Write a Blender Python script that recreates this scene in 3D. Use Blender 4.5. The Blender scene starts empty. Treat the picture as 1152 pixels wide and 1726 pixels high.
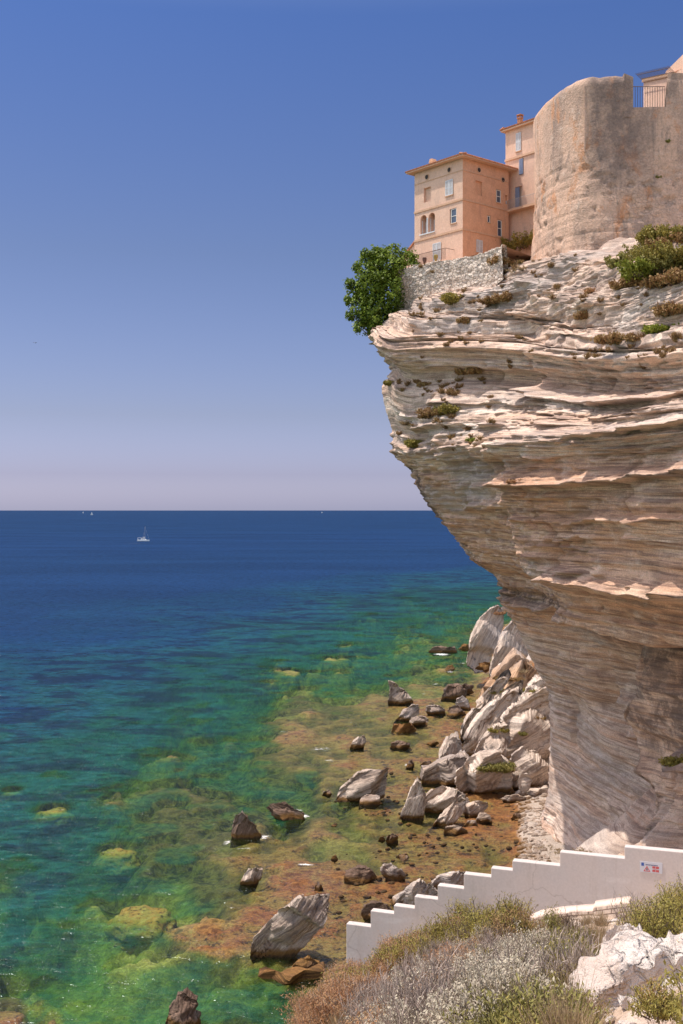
import bpy, math, random
import numpy as np
from mathutils import Vector, Matrix
from mathutils.bvhtree import BVHTree
rng = np.random.default_rng(7)
random.seed(7)
SC = bpy.context.scene
COL = SC.collection
F = 1918.0            # focal length in photo pixels
CAM_H = 35.0
def at(px, py, D):
    """point seen at photo pixel (px,py) at distance D in front of the camera"""
    return np.array(((px-576.0)/F*D, D, CAM_H+(860.0-py)/F*D))
def sea(px, py, z=0.0):
    return at(px, py, F*(CAM_H-z)/(py-860.0))
def sstep(a, b, x):
    t = np.clip((np.asarray(x, float)-a)/(b-a), 0, 1)
    return t*t*(3-2*t)
# ---------------------------------------------------------------- noise
def _h(ix, iy, iz, seed):
    h = (ix.astype(np.int64)*374761393 + iy.astype(np.int64)*668265263 + iz.astype(np.int64)*2147483647 + seed*974634777) & 0xFFFFFFFF
    h = ((h ^ (h >> 13))*1274126177) & 0xFFFFFFFF
    h = ((h ^ (h >> 16))*2246822519) & 0xFFFFFFFF
    return ((h ^ (h >> 15)) & 0xFFFFFF)/float(0xFFFFFF)
def vn(x, y=0.0, z=0.0, seed=0):
    x, y, z = np.broadcast_arrays(np.asarray(x, float), np.asarray(y, float), np.asarray(z, float))
    ix, iy, iz = np.floor(x), np.floor(y), np.floor(z)
    fx, fy, fz = x-ix, y-iy, z-iz
    fx = fx*fx*(3-2*fx); fy = fy*fy*(3-2*fy); fz = fz*fz*(3-2*fz)
    r = 0.0
    for a in (0, 1):
        for b in (0, 1):
            for c in (0, 1):
                w = (fx if a else 1-fx)*(fy if b else 1-fy)*(fz if c else 1-fz)
                r = r + w*_h(ix+a, iy+b, iz+c, seed)
    return r*2-1
def fbm(x, y=0.0, z=0.0, seed=0, o=4, g=0.5):
    r, a, f = 0.0, 1.0, 1.0
    for i in range(o):
        r = r + a*vn(np.asarray(x)*f, np.asarray(y)*f, np.asarray(z)*f, seed+i*13)
        a *= g; f *= 2.03
    return r
def beds(h, s, L, seed, w=0.12):
    """layered value: one random protrusion per bed, varying slowly along s"""
    i = np.floor(h); f = h-i
    r0 = 0.5*vn(s/L, i*7.31+0.5, 0.5, seed)+0.6*blocks(s, i, L*0.8, seed); r1 = 0.5*vn(s/L, (i+1)*7.31+0.5, 0.5, seed)+0.6*blocks(s, i+1, L*0.8, seed)
    t = sstep(0.5-w, 0.5+w, f)
    return r0+(r1-r0)*t
def blocks(s, i, L, seed):
    """blocks of random protrusion along one bed, parted by joints"""
    z0 = np.zeros_like(i)
    u = s/L+_h(i, z0+3, z0, seed+5)*17
    j = np.floor(u); f = u-j
    a = _h(j, i, z0, seed+6)*2-1; b = _h(j+1, i, z0, seed+6)*2-1
    return a+(b-a)*sstep(0.92, 1.0, f)
def ribs(h, s, L, seed, p=4):
    """rounded ribs parted by narrow grooves (0 on the rib, -1 in the groove), depth varying along s"""
    i = np.floor(h); f = h-i
    k = 0.5+0.5*vn(s/L, i*5.17+0.5, 0.5, seed)
    return -np.abs(2*f-1)**p*np.clip(k*1.5-0.25, 0, 1)
# ---------------------------------------------------------------- mesh helpers
def mesh(name, V, faces, smooth=True):
    """faces: list of (n,k) int arrays"""
    me = bpy.data.meshes.new(name)
    V = np.ascontiguousarray(V, dtype=np.float32)
    if not isinstance(faces, (list, tuple)): faces = [faces]
    faces = [np.asarray(f, dtype=np.int32) for f in faces if len(f)]
    me.vertices.add(len(V)); me.vertices.foreach_set("co", V.ravel())
    idx = np.concatenate([f.ravel() for f in faces])
    cnt = np.concatenate([np.full(len(f), f.shape[1], np.int32) for f in faces])
    st = np.concatenate(([0], np.cumsum(cnt)[:-1])).astype(np.int32)
    me.loops.add(len(idx)); me.loops.foreach_set("vertex_index", idx)
    me.polygons.add(len(cnt)); me.polygons.foreach_set("loop_start", st)
    me.polygons.foreach_set("use_smooth", np.full(len(cnt), smooth))
    me.update(calc_edges=True)
    return me
def attr(me, name, a):
    at_ = me.attributes.new(name, 'FLOAT', 'POINT')
    at_.data.foreach_set('value', np.ascontiguousarray(a, dtype=np.float32))
def grid_faces(nr, nc, closed=False):
    r = np.arange(nr-1)[:, None]*nc
    c = np.arange(nc if closed else nc-1)[None, :]
    c2 = (c+1) % nc
    return np.stack([r+c, r+c2, r+nc+c2, r+nc+c], -1).reshape(-1, 4)
def obj(name, me, mat=None, parent=None, loc=None):
    o = bpy.data.objects.new(name, me)
    COL.objects.link(o)
    if mat is not None and me is not None: me.materials.append(mat)
    if parent is not None: o.parent = parent
    if loc is not None: o.location = loc
    return o
def tag(o, label=None, cat=None, group=None, kind=None):
    if label: o['label'] = label
    if cat: o['category'] = cat
    if group: o['group'] = group
    if kind: o['kind'] = kind
    return o
def empty(name, loc, rz=0.0):
    o = bpy.data.objects.new(name, None); COL.objects.link(o)
    o.location = loc; o.rotation_euler = (0, 0, rz); o.empty_display_size = 0.5
    return o
class MB:
    """collects boxes, prisms, tubes and leaves; build() links them as one mesh object"""
    def __init__(s): s.v = []; s.f = {}; s.n = 0
    def add(s, V, Fs):
        V = np.asarray(V, float); s.v.append(V)
        for f in Fs:
            s.f.setdefault(len(f), []).append([i+s.n for i in f])
        s.n += len(V)
    def addarr(s, V, Fa):
        V = np.asarray(V, float); s.v.append(V)
        s.f.setdefault(Fa.shape[1], []).extend((np.asarray(Fa)+s.n).tolist()); s.n += len(V)
    def box(s, x0, x1, y0, y1, z0, z1, M=None):
        V = np.array([(x, y, z) for z in (z0, z1) for y in (y0, y1) for x in (x0, x1)], float)
        if M is not None: V = V@np.asarray(M)[:3, :3].T+np.asarray(M)[:3, 3]
        s.add(V, [(0, 2, 3, 1), (4, 5, 7, 6), (0, 1, 5, 4), (1, 3, 7, 5), (3, 2, 6, 7), (2, 0, 4, 6)])
    def prism(s, poly, y0, y1, M=None):
        """poly in local (x,z), extruded along local y"""
        n = len(poly)
        V = np.array([(p[0], y0, p[1]) for p in poly]+[(p[0], y1, p[1]) for p in poly], float)
        if M is not None: V = V@np.asarray(M)[:3, :3].T+np.asarray(M)[:3, 3]
        s.add(V, [tuple(range(n)), tuple(range(2*n-1, n-1, -1))]+[((i+1) % n, i, n+i, n+(i+1) % n) for i in range(n)])
    def tube(s, pts, r, k=6, cap=True):
        pts = [np.asarray(p, float) for p in pts]
        rs = r if hasattr(r, '__len__') else [r]*len(pts)
        V = []
        for i, p in enumerate(pts):
            d = pts[min(i+1, len(pts)-1)]-pts[max(i-1, 0)]
            d = d/(np.linalg.norm(d)+1e-9)
            a = np.cross(d, (0, 0, 1) if abs(d[2]) < .9 else (1, 0, 0)); a /= np.linalg.norm(a)+1e-9
            b = np.cross(d, a)
            for j in range(k):
                t = 2*math.pi*j/k
                V.append(p+rs[i]*(math.cos(t)*a+math.sin(t)*b))
        Fs = []
        for i in range(len(pts)-1):
            for j in range(k):
                Fs.append((i*k+j, i*k+(j+1) % k, (i+1)*k+(j+1) % k, (i+1)*k+j))
        if cap: Fs += [tuple(range(k))[::-1], tuple(range((len(pts)-1)*k, len(pts)*k))]
        s.add(V, Fs)
    def build(s, name, mat, parent=None, smooth=False, loc=None):
        me = mesh(name, np.concatenate(s.v), [np.array(f) for f in s.f.values()], smooth)
        return obj(name, me, mat, parent, loc)
def xform(o, x, y, z=0.0):
    """local frame: origin o, local x axis x, local y axis y (horizontal unit vectors)"""
    M = np.eye(4)
    M[:2, 0] = x; M[:2, 1] = y; M[:2, 3] = o; M[2, 3] = z
    return M
# ---------------------------------------------------------------- material helpers
class NT:
    def __init__(s, m):
        s.t = m.node_tree; s.t.nodes.clear()
    def n(s, typ, **kw):
        nd = s.t.nodes.new('ShaderNode'+typ)
        for k, v in kw.items():
            if hasattr(nd, k): setattr(nd, k, v)
        return nd
    def set(s, sock, v):
        if isinstance(v, bpy.types.NodeSocket): s.t.links.new(v, sock)
        elif isinstance(v, (tuple, list)) and len(v) == 3 and sock.type == 'RGBA': sock.default_value = (*v, 1)
        else: sock.default_value = v
    def math(s, op, a, b=0.0, c=0.0, clamp=False):
        nd = s.n('Math', operation=op, use_clamp=clamp)
        for i, v in enumerate((a, b, c)): s.set(nd.inputs[i], v)
        return nd.outputs[0]
    def mix(s, f, a, b, blend='MIX'):
        nd = s.n('Mix', data_type='RGBA', blend_type=blend)
        s.set(nd.inputs[0], f); s.set(nd.inputs[6], a); s.set(nd.inputs[7], b)
        return nd.outputs[2]
    def noise(s, vec, scale=1.0, detail=4.0, rough=0.55, dist=0.0):
        nd = s.n('TexNoise')
        if vec is not None: s.set(nd.inputs['Vector'], vec)
        s.set(nd.inputs['Scale'], scale); s.set(nd.inputs['Detail'], detail); s.set(nd.inputs['Roughness'], rough); s.set(nd.inputs['Distortion'], dist)
        return nd.outputs[0]
    def vor(s, vec, scale, feature='F1', out=0, rand=1.0):
        nd = s.n('TexVoronoi', feature=feature)
        s.set(nd.inputs['Vector'], vec); s.set(nd.inputs['Scale'], scale); s.set(nd.inputs['Randomness'], rand)
        return nd.outputs[out]
    def map(s, vec, scale=(1, 1, 1), loc=(0, 0, 0), rot=(0, 0, 0)):
        nd = s.n('Mapping'); s.set(nd.inputs['Vector'], vec)
        nd.inputs['Scale'].default_value = scale; nd.inputs['Location'].default_value = loc; nd.inputs['Rotation'].default_value = rot
        return nd.outputs[0]
    def ramp(s, f, stops, interp='LINEAR'):
        nd = s.n('ValToRGB'); nd.color_ramp.interpolation = interp
        el = nd.color_ramp.elements
        while len(el) > 1: el.remove(el[-1])
        for i, (p, c) in enumerate(stops):
            e = el[0] if i == 0 else el.new(p)
            e.position = p
            if not hasattr(c, '__len__'): c = (c, c, c)
            e.color = (*c, 1)
        s.set(nd.inputs[0], f)
        return nd.outputs[0]
    def rng(s, f, a, b, lo=0.0, hi=1.0, smooth=True):
        nd = s.n('MapRange', interpolation_type='SMOOTHSTEP' if smooth else 'LINEAR')
        s.set(nd.inputs[0], f); nd.inputs[1].default_value = a; nd.inputs[2].default_value = b
        nd.inputs[3].default_value = lo; nd.inputs[4].default_value = hi
        return nd.outputs[0]
    def pos(s): return s.n('NewGeometry').outputs['Position']
    def objco(s): return s.n('TexCoord').outputs['Object']
    def attr(s, name): return s.n('Attribute', attribute_name=name).outputs['Fac']
    def comb(s, x, y, z):
        nd = s.n('CombineXYZ')
        for i, v in enumerate((x, y, z)): s.set(nd.inputs[i], v)
        return nd.outputs[0]
    def bump(s, h, strength=0.5, dist=0.1, normal=None):
        nd = s.n('Bump'); s.set(nd.inputs['Height'], h); s.set(nd.inputs['Strength'], strength); s.set(nd.inputs['Distance'], dist)
        if normal is not None: s.set(nd.inputs['Normal'], normal)
        return nd.outputs[0]
    def pbsdf(s, color, rough=0.8, normal=None, spec=0.3, **kw):
        nd = s.n('BsdfPrincipled')
        s.set(nd.inputs['Base Color'], color); s.set(nd.inputs['Roughness'], rough)
        s.set(nd.inputs['Specular IOR Level'], spec)
        if normal is not None: s.set(nd.inputs['Normal'], normal)
        for k, v in kw.items(): s.set(nd.inputs[k], v)
        return nd.outputs[0]
    def out(s, sh):
        nd = s.n('OutputMaterial'); s.t.links.new(sh, nd.inputs['Surface'])
def newmat(name):
    m = bpy.data.materials.new(name); m.use_nodes = True
    return m, NT(m)
MATS = {}
def plain(name, col, rough=0.7, var=0.12, scale=3.0, spec=0.3, metal=0.0, bump=0.0):
    if name in MATS: return MATS[name]
    m, t = newmat(name)
    nz = t.noise(t.objco(), scale, 5, 0.6)
    f = t.rng(nz, 0.25, 0.75, 1-var, 1+var)
    c = t.mix(1.0, (*col, 1), t.comb(f, f, f), 'MULTIPLY')
    nrm = t.bump(t.noise(t.objco(), scale*6, 3), bump, 0.02) if bump else None
    t.out(t.pbsdf(c, rough, nrm, spec, Metallic=metal))
    MATS[name] = m
    return m
def leafmat(name, cols, trans=0.25, rough=0.65, scale=2.5):
    m, t = newmat(name)
    nz = t.noise(t.objco(), scale, 3, 0.6)
    at_ = t.attr('tint')
    f = t.math('ADD', t.math('MULTIPLY', nz, 0.4), t.math('MULTIPLY', at_, 0.6))
    c = t.ramp(f, [(0.15+0.7*i/max(1, len(cols)-1), c) for i, c in enumerate(cols)])
    a = t.pbsdf(c, rough, None, 0.25)
    tr = t.n('BsdfTranslucent'); t.set(tr.inputs[0], c)
    mx = t.n('MixShader'); mx.inputs[0].default_value = trans
    t.t.links.new(a, mx.inputs[1]); t.t.links.new(tr.outputs[0], mx.inputs[2])
    t.out(mx.outputs[0])
    return m
# ---------------------------------------------------------------- camera, sky, sun
cam_d = bpy.data.cameras.new('camera'); cam = bpy.data.objects.new('camera', cam_d); COL.objects.link(cam)
cam.location = (0, 0, CAM_H); cam.rotation_euler = (math.pi/2, 0, 0)
cam_d.sensor_fit = 'VERTICAL'; cam_d.sensor_height = 36.0; cam_d.lens = F/1726*36
cam_d.shift_y = -3/1726; cam_d.clip_start = 0.2; cam_d.clip_end = 400000
SC.camera = cam
SUN_EL = math.radians(66.5); SUN_AZ = math.atan2(0.17, -0.985)       # direction to the sun, in the xy plane
sd = Vector((math.cos(SUN_EL)*math.cos(SUN_AZ), math.cos(SUN_EL)*math.sin(SUN_AZ), math.sin(SUN_EL)))
sun_d = bpy.data.lights.new('sun', 'SUN'); sun_d.energy = 2.75; sun_d.angle = math.radians(0.53); sun_d.color = (1.0, 0.93, 0.83)
sun = bpy.data.objects.new('sun', sun_d); COL.objects.link(sun); sun.location = (-60, 20, 120)
sun.rotation_euler = sd.to_track_quat('Z', 'Y').to_euler()
W = bpy.data.worlds.new('World'); SC.world = W; W.use_nodes = True
wt = NT(W)
sky = wt.n('TexSky', sky_type='NISHITA'); sky.sun_disc = False
sky.sun_elevation = SUN_EL; sky.sun_rotation = math.pi/2-SUN_AZ
sky.altitude = 0; sky.air_density = 1.0; sky.dust_density = 1.3; sky.ozone_density = 1.5
sepn = wt.n('SeparateXYZ'); wt.set(sepn.inputs[0], wt.n('TexCoord').outputs['Generated'])
hz = sepn.outputs[2]
tint = wt.ramp(hz, [(0.0, (0.642, 0.659, 1.072)), (0.031, (0.42, 0.412, 0.677)), (0.083, (0.353, 0.333, 0.462)), (0.219, (0.282, 0.289, 0.388)), (0.4, (0.206, 0.273, 0.443)), (0.6, (0.899, 0.76, 0.715)), (0.78, (1.215, 0.971, 0.798))])
fill_tint = wt.ramp(hz, [(0.0, (1.38, 1.15, 0.99)), (0.3, (1.32, 1.11, 0.94)), (0.8, (1.38, 1.12, 0.95))])
tint = wt.mix(wt.rng(sepn.outputs[1], 0.40, 0.84), fill_tint, tint)      # deep blue only toward the view; other directions brightened as added fill
bg = wt.n('Background'); bg.inputs[1].default_value = 0.15
wt.t.links.new(wt.mix(1.0, sky.outputs[0], tint, 'MULTIPLY'), bg.inputs[0])
wo = wt.n('OutputWorld'); wt.t.links.new(bg.outputs[0], wo.inputs[0])
SC.view_settings.view_transform = 'Standard'; SC.view_settings.look = 'None'; SC.view_settings.exposure = 0.75; SC.view_settings.gamma = 1
SC.cycles.transparent_max_bounces = 16; SC.cycles.max_bounces = 8
# ================================================================ THE CLIFF
PXY = [(620,565),(645,600),(660,625),(643,655),(650,690),(660,720),(660,765),(690,790),(700,815),(720,850),(745,880),(770,910),(795,945),
       (835,970),(845,995),(838,1003),(845,1020),(870,1055),(890,1100),(925,1165),(928,1230),(925,1330),(912,1390),(880,1440)]
DP = 118.0
prof = [((9.17-(px-576)/F*DP)/0.87, CAM_H+(860-py)/F*DP) for px, py in PXY][::-1]
prof = [(-11.0, -4.0)]+prof+[(6.2,54.0),(4.0,55.2),(2,56.2),(0,57.1),(-3,58.2),(-6,59.2),(-10,60.2),(-16,61.2),(-30,62.4),(-55,63.0)]
prof = np.array(prof)
N0 = np.array((-0.908, -0.418)); T1 = np.array((0.418, -0.908))
pz, pd = prof[:, 1], prof[:, 0]
def d_of_z(z): return np.interp(z, pz, pd)
O0 = np.array((9.17, 118.0))
BUT = 6.3                                     # how far the near buttress stands out
def swell(s, z):
    """the broad swelling of the face above the lip"""
    return (1.6*sstep(-1, 6, s)+3.0*sstep(2, 15, s)+4.6*sstep(13, 26, s))*sstep(46, 27, z)
def cliff_uv(px, py, ex=None):
    """(s,z) on the face for a photo pixel; ex: how far that spot stands out (None: the swelling)"""
    D = np.linspace(60, 150, 2600)
    x = (px-576)/F*D; z = CAM_H+(860-py)/F*D
    s = (x-O0[0])*T1[0]+(D-O0[1])*T1[1]
    add = swell(s, z) if ex is None else ex
    e = (x-O0[0])*N0[0]+(D-O0[1])*N0[1]-d_of_z(z)-add
    k = np.where((e[:-1] > 0) & (e[1:] <= 0))[0]
    i = k[0] if len(k) else int(np.argmin(abs(e)))
    return s[i], z[i]
# outline in plan
s_ax = np.concatenate([np.linspace(-34, -9, 40, endpoint=False), np.arange(-9, 42, 0.17), np.linspace(42, 92, 70)])
sf = np.arange(-40, 95, 0.05)
th = np.radians(-120)+(np.radians(-65.3)-np.radians(-120))*sstep(-6.5, 3.0, sf)
ox = np.cumsum(np.cos(th))*0.05; oy = np.cumsum(np.sin(th))*0.05
k0 = int(np.argmin(abs(th-np.radians(-94.4))))
ox += 9.17-ox[k0]; oy += 118.0-oy[k0]
s_shift = sf[k0]
def outline(s):
    return np.interp(s, sf, ox), np.interp(s, sf, oy), np.interp(s, sf, th)
# rows along the profile
seg = np.hypot(np.diff(pd), np.diff(pz)); cum = np.concatenate(([0], np.cumsum(seg)))
ztop = int(np.argmin(abs(pz-53.06)))
tt = np.concatenate([np.arange(0, cum[ztop], 0.115), np.arange(cum[ztop], cum[ztop+6], 0.036), np.linspace(cum[ztop+6], cum[-1], 70)])
row_d = np.interp(tt, cum, pd); row_z = np.interp(tt, cum, pz)
S, Z = np.meshgrid(s_ax, row_z); Dd = np.meshgrid(s_ax, row_d)[1]
Tt = np.meshgrid(s_ax, tt)[1]
cx, cy, cth = outline(S)
nx, ny = np.sin(cth), -np.cos(cth)            # local outward normal of the outline
E_TAB = sorted([cliff_uv(*p, BUT)[::-1] for p in [(1013,1045),(1048,1160),(1038,1225),(1068,1290),(1098,1335),(1112,1400)]])
F_TAB = sorted([cliff_uv(*p)[::-1] for p in [(815,600),(850,720),(858,850),(872,930)]])
e_s = np.interp(Z, [e[0] for e in E_TAB], [e[1] for e in E_TAB])
f_s = np.interp(Z, [e[0] for e in F_TAB], [e[1] for e in F_TAB])
warp = 0.8*fbm(S/38, Z/30, 0.3, 11, 2)+0.10*fbm(S/6, Z/5, 0.3, 12, 2)+0.02*S+0.5*sstep(48, 56, Z)*np.sin(S/9.0)+0.9*sstep(0.1, 0.5, fbm(S/30, Z/7, 0.9, 13, 2))*np.sin(S/5.0)*0.35
lz_ = sstep(24, 8, Z)*sstep(e_s+0.15, e_s-0.15, S)
warp = warp+0.20*np.clip(S-2, 0, 25)*lz_
ZZ = Z+warp
mask = np.clip(0.55+0.8*fbm(S/11, ZZ/5, 0.7, 21, 3), 0.12, 1.5)
low = sstep(26, 15, Z)*sstep(e_s+2, e_s-2, S)
mask = mask*(1-0.5*low)*(1+0.6*sstep(47, 54, Z))
disp = 0.62*beds(ZZ/2.9, S, 13, 31, 0.08)+0.46*beds(ZZ/1.05+3, S, 6, 32, 0.12)+0.34*beds(ZZ/0.46, S, 3.2, 33, 0.2)+0.17*beds(ZZ/0.23, S, 1.8, 34, 0.35)
disp = disp*mask+mask*(0.30*ribs(ZZ/0.62, S, 5, 35, 5)+0.22*ribs(ZZ/0.27+9, S, 3, 36, 3))
disp += 0.9*fbm(S/9, Z/8, 0, 41, 4)*(0.35+0.65*sstep(-2, 6, S))+0.26*fbm(S/0.9, ZZ/0.35, 0, 42, 3)*mask
# knobbly weathering on the upper slope
top = sstep(51, 56, Z)
disp += top*(0.35*np.abs(fbm(S/2.2, ZZ/0.9, 0, 45, 4)))
# ledges: flat sloping top, sharp underside
def ledge(pts, amp, h, fade=3.0, seed=0, ex=None, var=0.6):
    global disp
    sz = sorted([cliff_uv(*p, ex) for p in pts])
    ss = np.array([q[0] for q in sz]); zz = np.array([q[1] for q in sz])
    z0 = np.interp(S, ss, zz)+0.35*fbm(S/2.5, 0.5, 0, 60+seed, 3)
    a = amp*sstep(ss[0]-fade, ss[0]+0.5, S)*(1-sstep(ss[-1]-0.5, ss[-1]+fade, S))*np.clip(0.80+var*(vn(S/2.4, 0.5, 0, 70+seed)+0.5*vn(S/0.7, 0.5, 0, 75+seed)), 0.15, 1.5)
    t = (Z-z0)/h
    disp = disp+a*np.where(t > 0, np.exp(-np.maximum(t, 0)*1.6), sstep(-0.28, 0, t))
ledge([(945,972),(1152,1000),(1300,1030)], 3.4, 0.95, 1.2, 1, None, 0.07)
ledge([(862,822),(1000,815),(1152,802),(1250,795)], 2.3, 0.8, 1.0, 2, None, 0.12)
ledge([(830,742),(950,722),(1100,690),(1250,650)], 1.5, 1.8, 1.5, 3)
ledge([(780,858),(862,852)], 1.2, 0.7, 1.0, 4)
ledge([(935,905),(985,906)], 1.1, 0.5, 0.8, 5)
ledge([(690,790),(775,790)], 0.9, 0.9, 1.0, 6)
ledge([(700,585),(790,560),(840,545)], 1.0, 1.0, 1.5, 7)
ledge([(800,600),(870,605),(960,575),(1100,540),(1250,520)], 1.9, 1.6, 1.5, 8)
ledge([(990,1180),(1055,1190)], 4.6, 2.4, 0.6, 9, 3.0, 0.2)
ledge([(1030,1235),(1045,1240)], 1.0, 1.4, 0.5, 10, 0.0)
ledge([(1092,1270),(1200,1320)], 8.8, 2.4, 0.8, 11, BUT+6.0, 0.2)
ledge([(1128,1165),(1200,1150)], 1.1, 0.8, 1.0, 12, BUT)
ledge([(700,655),(780,640),(830,635)], 0.9, 0.7, 1.0, 13)
ledge([(690,715),(760,700),(820,690)], 1.0, 0.9, 1.0, 14)
ledge([(900,655),(1000,640),(1152,600)], 0.7, 0.7, 2.0, 15)
ledge([(880,770),(1000,762),(1152,745)], 0.9, 0.6, 2.0, 16)
ledge([(960,880),(1152,872)], 0.9, 0.6, 2.0, 17)
# many small broken shelves
rgl = np.random.default_rng(42)
for k in range(110):
    sc_, zc_, ln, am, hh = rgl.uniform(-3, 42), rgl.uniform(27, 53), rgl.uniform(0.8, 4.5), rgl.uniform(0.35, 1.0), rgl.uniform(0.25, 0.8)
    if k > 85: sc_, zc_ = rgl.uniform(8, 40), rgl.uniform(40.5, 46)
    rs = slice(*np.searchsorted(row_z[:len(row_z)-75], (zc_-3.0, zc_+4.5))); cs = slice(*np.searchsorted(s_ax, (sc_-2.2*ln, sc_+2.2*ln)))
    S_ = S[rs, cs]
    if S_.size == 0: continue
    z0 = zc_+0.12*fbm(S_/1.2, k*1.3, 0, 90, 2)
    t_ = (ZZ[rs, cs]-z0)/hh
    disp[rs, cs] += am*np.exp(-((S_-sc_)/ln)**4)*np.clip(0.6+0.7*vn(S_/0.9, k*3.1, 0, 91), 0, 1.3)*np.where(t_ > 0, np.exp(-np.maximum(t_, 0)*1.5), sstep(-0.25, 0, t_))
disp += lz_*(1.5*vn((Z+0.55*S)/4.2, S/18, 0.4, 88)+0.6*vn((Z+0.55*S)/1.7, S/9, 0.4, 89))*sstep(0, 4, S)
# the near buttress under its lip, and the lip itself
lipz = 25.4+0.5*fbm(S/4, 0.2, 0, 81, 3)-0.02*S
bz = sstep(lipz+0.25, lipz-0.25, Z)
edge = sstep(e_s-0.7, e_s+0.25, S+0.5*fbm(Z/3.0, 0.3, 0, 82, 3))
disp += bz*(BUT*edge-1.2*(1-edge)*np.exp(-((S-e_s)/3.0)**2))*sstep(-1, 5, Z)
disp += (1-bz)*swell(S, Z)
disp -= 1.6*np.exp(-((Z-26.0+0.25*fbm(S/3, 0.3, 0, 87, 2))/0.75)**2)*sstep(-3, 2, S)*sstep(21, 17, S)
disp -= 2.8*np.exp(-((S-e_s+7.5)/5.0)**2)*sstep(24.5, 19, Z)*sstep(2, 8, Z)
disp -= bz*edge*3.6*np.exp(-np.maximum(lipz-Z, 0)/2.8)
# sunk face on the seaward side of the old fracture
frac = sstep(f_s-0.35, f_s+0.35, S+0.6*fbm(Z/2.2, 0.7, 0, 83, 3))
disp -= (1-frac)*1.5*sstep(25, 29, Z)*sstep(60, 52, Z)*sstep(-8, 0, S)
disp += 9.5*sstep(14.0, 4.0, Z+0.9*fbm(S/2, 0.3, 0, 86, 3)+0.30*(S-22))*sstep(15.0, 20.0, S)*sstep(32, 28, S)
disp -= 6.5*sstep(41, 51.5, Z)*sstep(2, 15, S)*(1-sstep(53.5, 60, Z))
# upright joints
for k in range(26):
    s0, za, zb = rgl.uniform(-2, 40), rgl.uniform(8, 50), 0
    zb = za+rgl.uniform(2, 9)
    disp -= rgl.uniform(0.25, 0.7)*np.exp(-((S-s0-0.5*fbm(Z/1.5, k*2.7, 0, 93, 3))/rgl.uniform(0.13, 0.3))**2)*sstep(za, za+1, Z)*sstep(zb, zb-1, Z)
# talus foot
zt_ = 1.5+np.clip(S-8, 0, 13)*0.55+0.8*fbm(S/2.5, 0, 0, 84, 3)
disp += 4.2*sstep(0, 4.5, zt_-Z)*sstep(7, 11, S)+1.2*sstep(3, -1, Z)*(0.8+0.5*fbm(S/3, 0, 0, 85, 2))
disp = disp*(1-0.8*sstep(60.5, 62, Z))
up = sstep(53.5, 56.5, Z)*(1-sstep(60.5, 62, Z))
delta = (2.2*sstep(-2, 5, S)+4.3*sstep(5, 38, S))*sstep(37, 53, Z)*(1-(1-0.45*sstep(12, 26, S))*sstep(53, 60.5, Z))
disp = disp+up*(0.45*beds(ZZ/1.3, S, 6, 38, 0.06)+0.3*fbm(S/3, Z/2, 0, 46, 3))
def stair(z, n, w):
    i_ = np.floor(z/n); f_ = z/n-i_
    return (i_+sstep(0.5-w, 0.5+w, f_))*n
wz_ = 0.8*fbm(S/12, Z/14, 0.4, 47, 2)+0.12*fbm(S/2.0, Z/8, 0.4, 48, 2)
zst = 0.6*stair(Z+wz_, 1.9, 0.13)+0.4*stair(Z+wz_+0.4, 0.63, 0.2)-wz_-0.16
ups = sstep(52.8, 53.8, Z)*(1-sstep(60.3, 61, Z))
Zs = Z*(1-ups)+zst*ups
zz2 = Zs-delta+warp-0.07*S+0.25*fbm(S/5, Z/3, 0.2, 49, 2)
disp2 = up*(0.40*beds(zz2/0.55, S, 3.0, 56, 0.10)+0.20*beds(zz2/0.22, S, 1.6, 57, 0.2)+0.20*ribs(zz2/0.42, S, 3, 58, 4)+0.14*ribs(zz2/0.19+3, S, 2, 59, 3)+0.10*fbm(S/0.5, zz2/0.2, 0, 55, 2))
disp = disp+disp2
row_shift = np.zeros(len(row_z))
TGT = sorted([(py, px) for px, py in PXY])
TGT = np.array([(500, 720)]+TGT, float)
for it in range(5):
    X = cx+N0[0]*(Dd+row_shift[:, None])+nx*disp*(1-0.2*up); Y = cy+N0[1]*(Dd+row_shift[:, None])+ny*disp*(1-0.2*up); ZV = Zs+disp*0.12*up-delta
    PX_ = 576+X/Y*F; PY_ = CAM_H*0+860-(ZV-CAM_H)/Y*F
    kk = PX_.argmin(1); mpx = PX_[np.arange(len(kk)), kk]; mpy = PY_[np.arange(len(kk)), kk]
    want = np.interp(mpy, TGT[:, 0], TGT[:, 1])
    e_ = np.where((row_z < 54) & (row_z > -2), (mpx-want)/F*DP/0.87, 0)
    e_ = np.convolve(np.pad(e_, 5, 'edge'), np.ones(11)/11, 'valid')
    row_shift = row_shift+0.8*e_
cliff_V = np.stack([X, Y, ZV], -1).reshape(-1, 3)
cliff_F = grid_faces(*S.shape)
cliff_me = mesh('cliff', cliff_V, cliff_F, True)
attr(cliff_me, 'bed', (ZZ*(1-up)+(zz2+3.7)*up).ravel())
attr(cliff_me, 'along', S.ravel())
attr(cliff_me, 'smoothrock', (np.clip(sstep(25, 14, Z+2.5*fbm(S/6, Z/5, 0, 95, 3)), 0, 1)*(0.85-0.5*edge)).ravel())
stain_shade = 1.25*np.exp(-np.maximum(lipz-Z, 0)/2.6)*bz*sstep(8, 16, S)  # shade painted under the lip and in recesses, mixed with dark stains
stain_shade = np.maximum(stain_shade, 0.78*bz*edge*sstep(9, 16, Z)*sstep(-0.45, 0.15, fbm(S/3.5, Z/2.0, 0, 97, 3)+0.15))
stain_shade = np.maximum(stain_shade, 0.9*np.exp(-((Z-26.3)/1.1)**2)*sstep(-6, -1, S)*sstep(22, 16, S))
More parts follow.
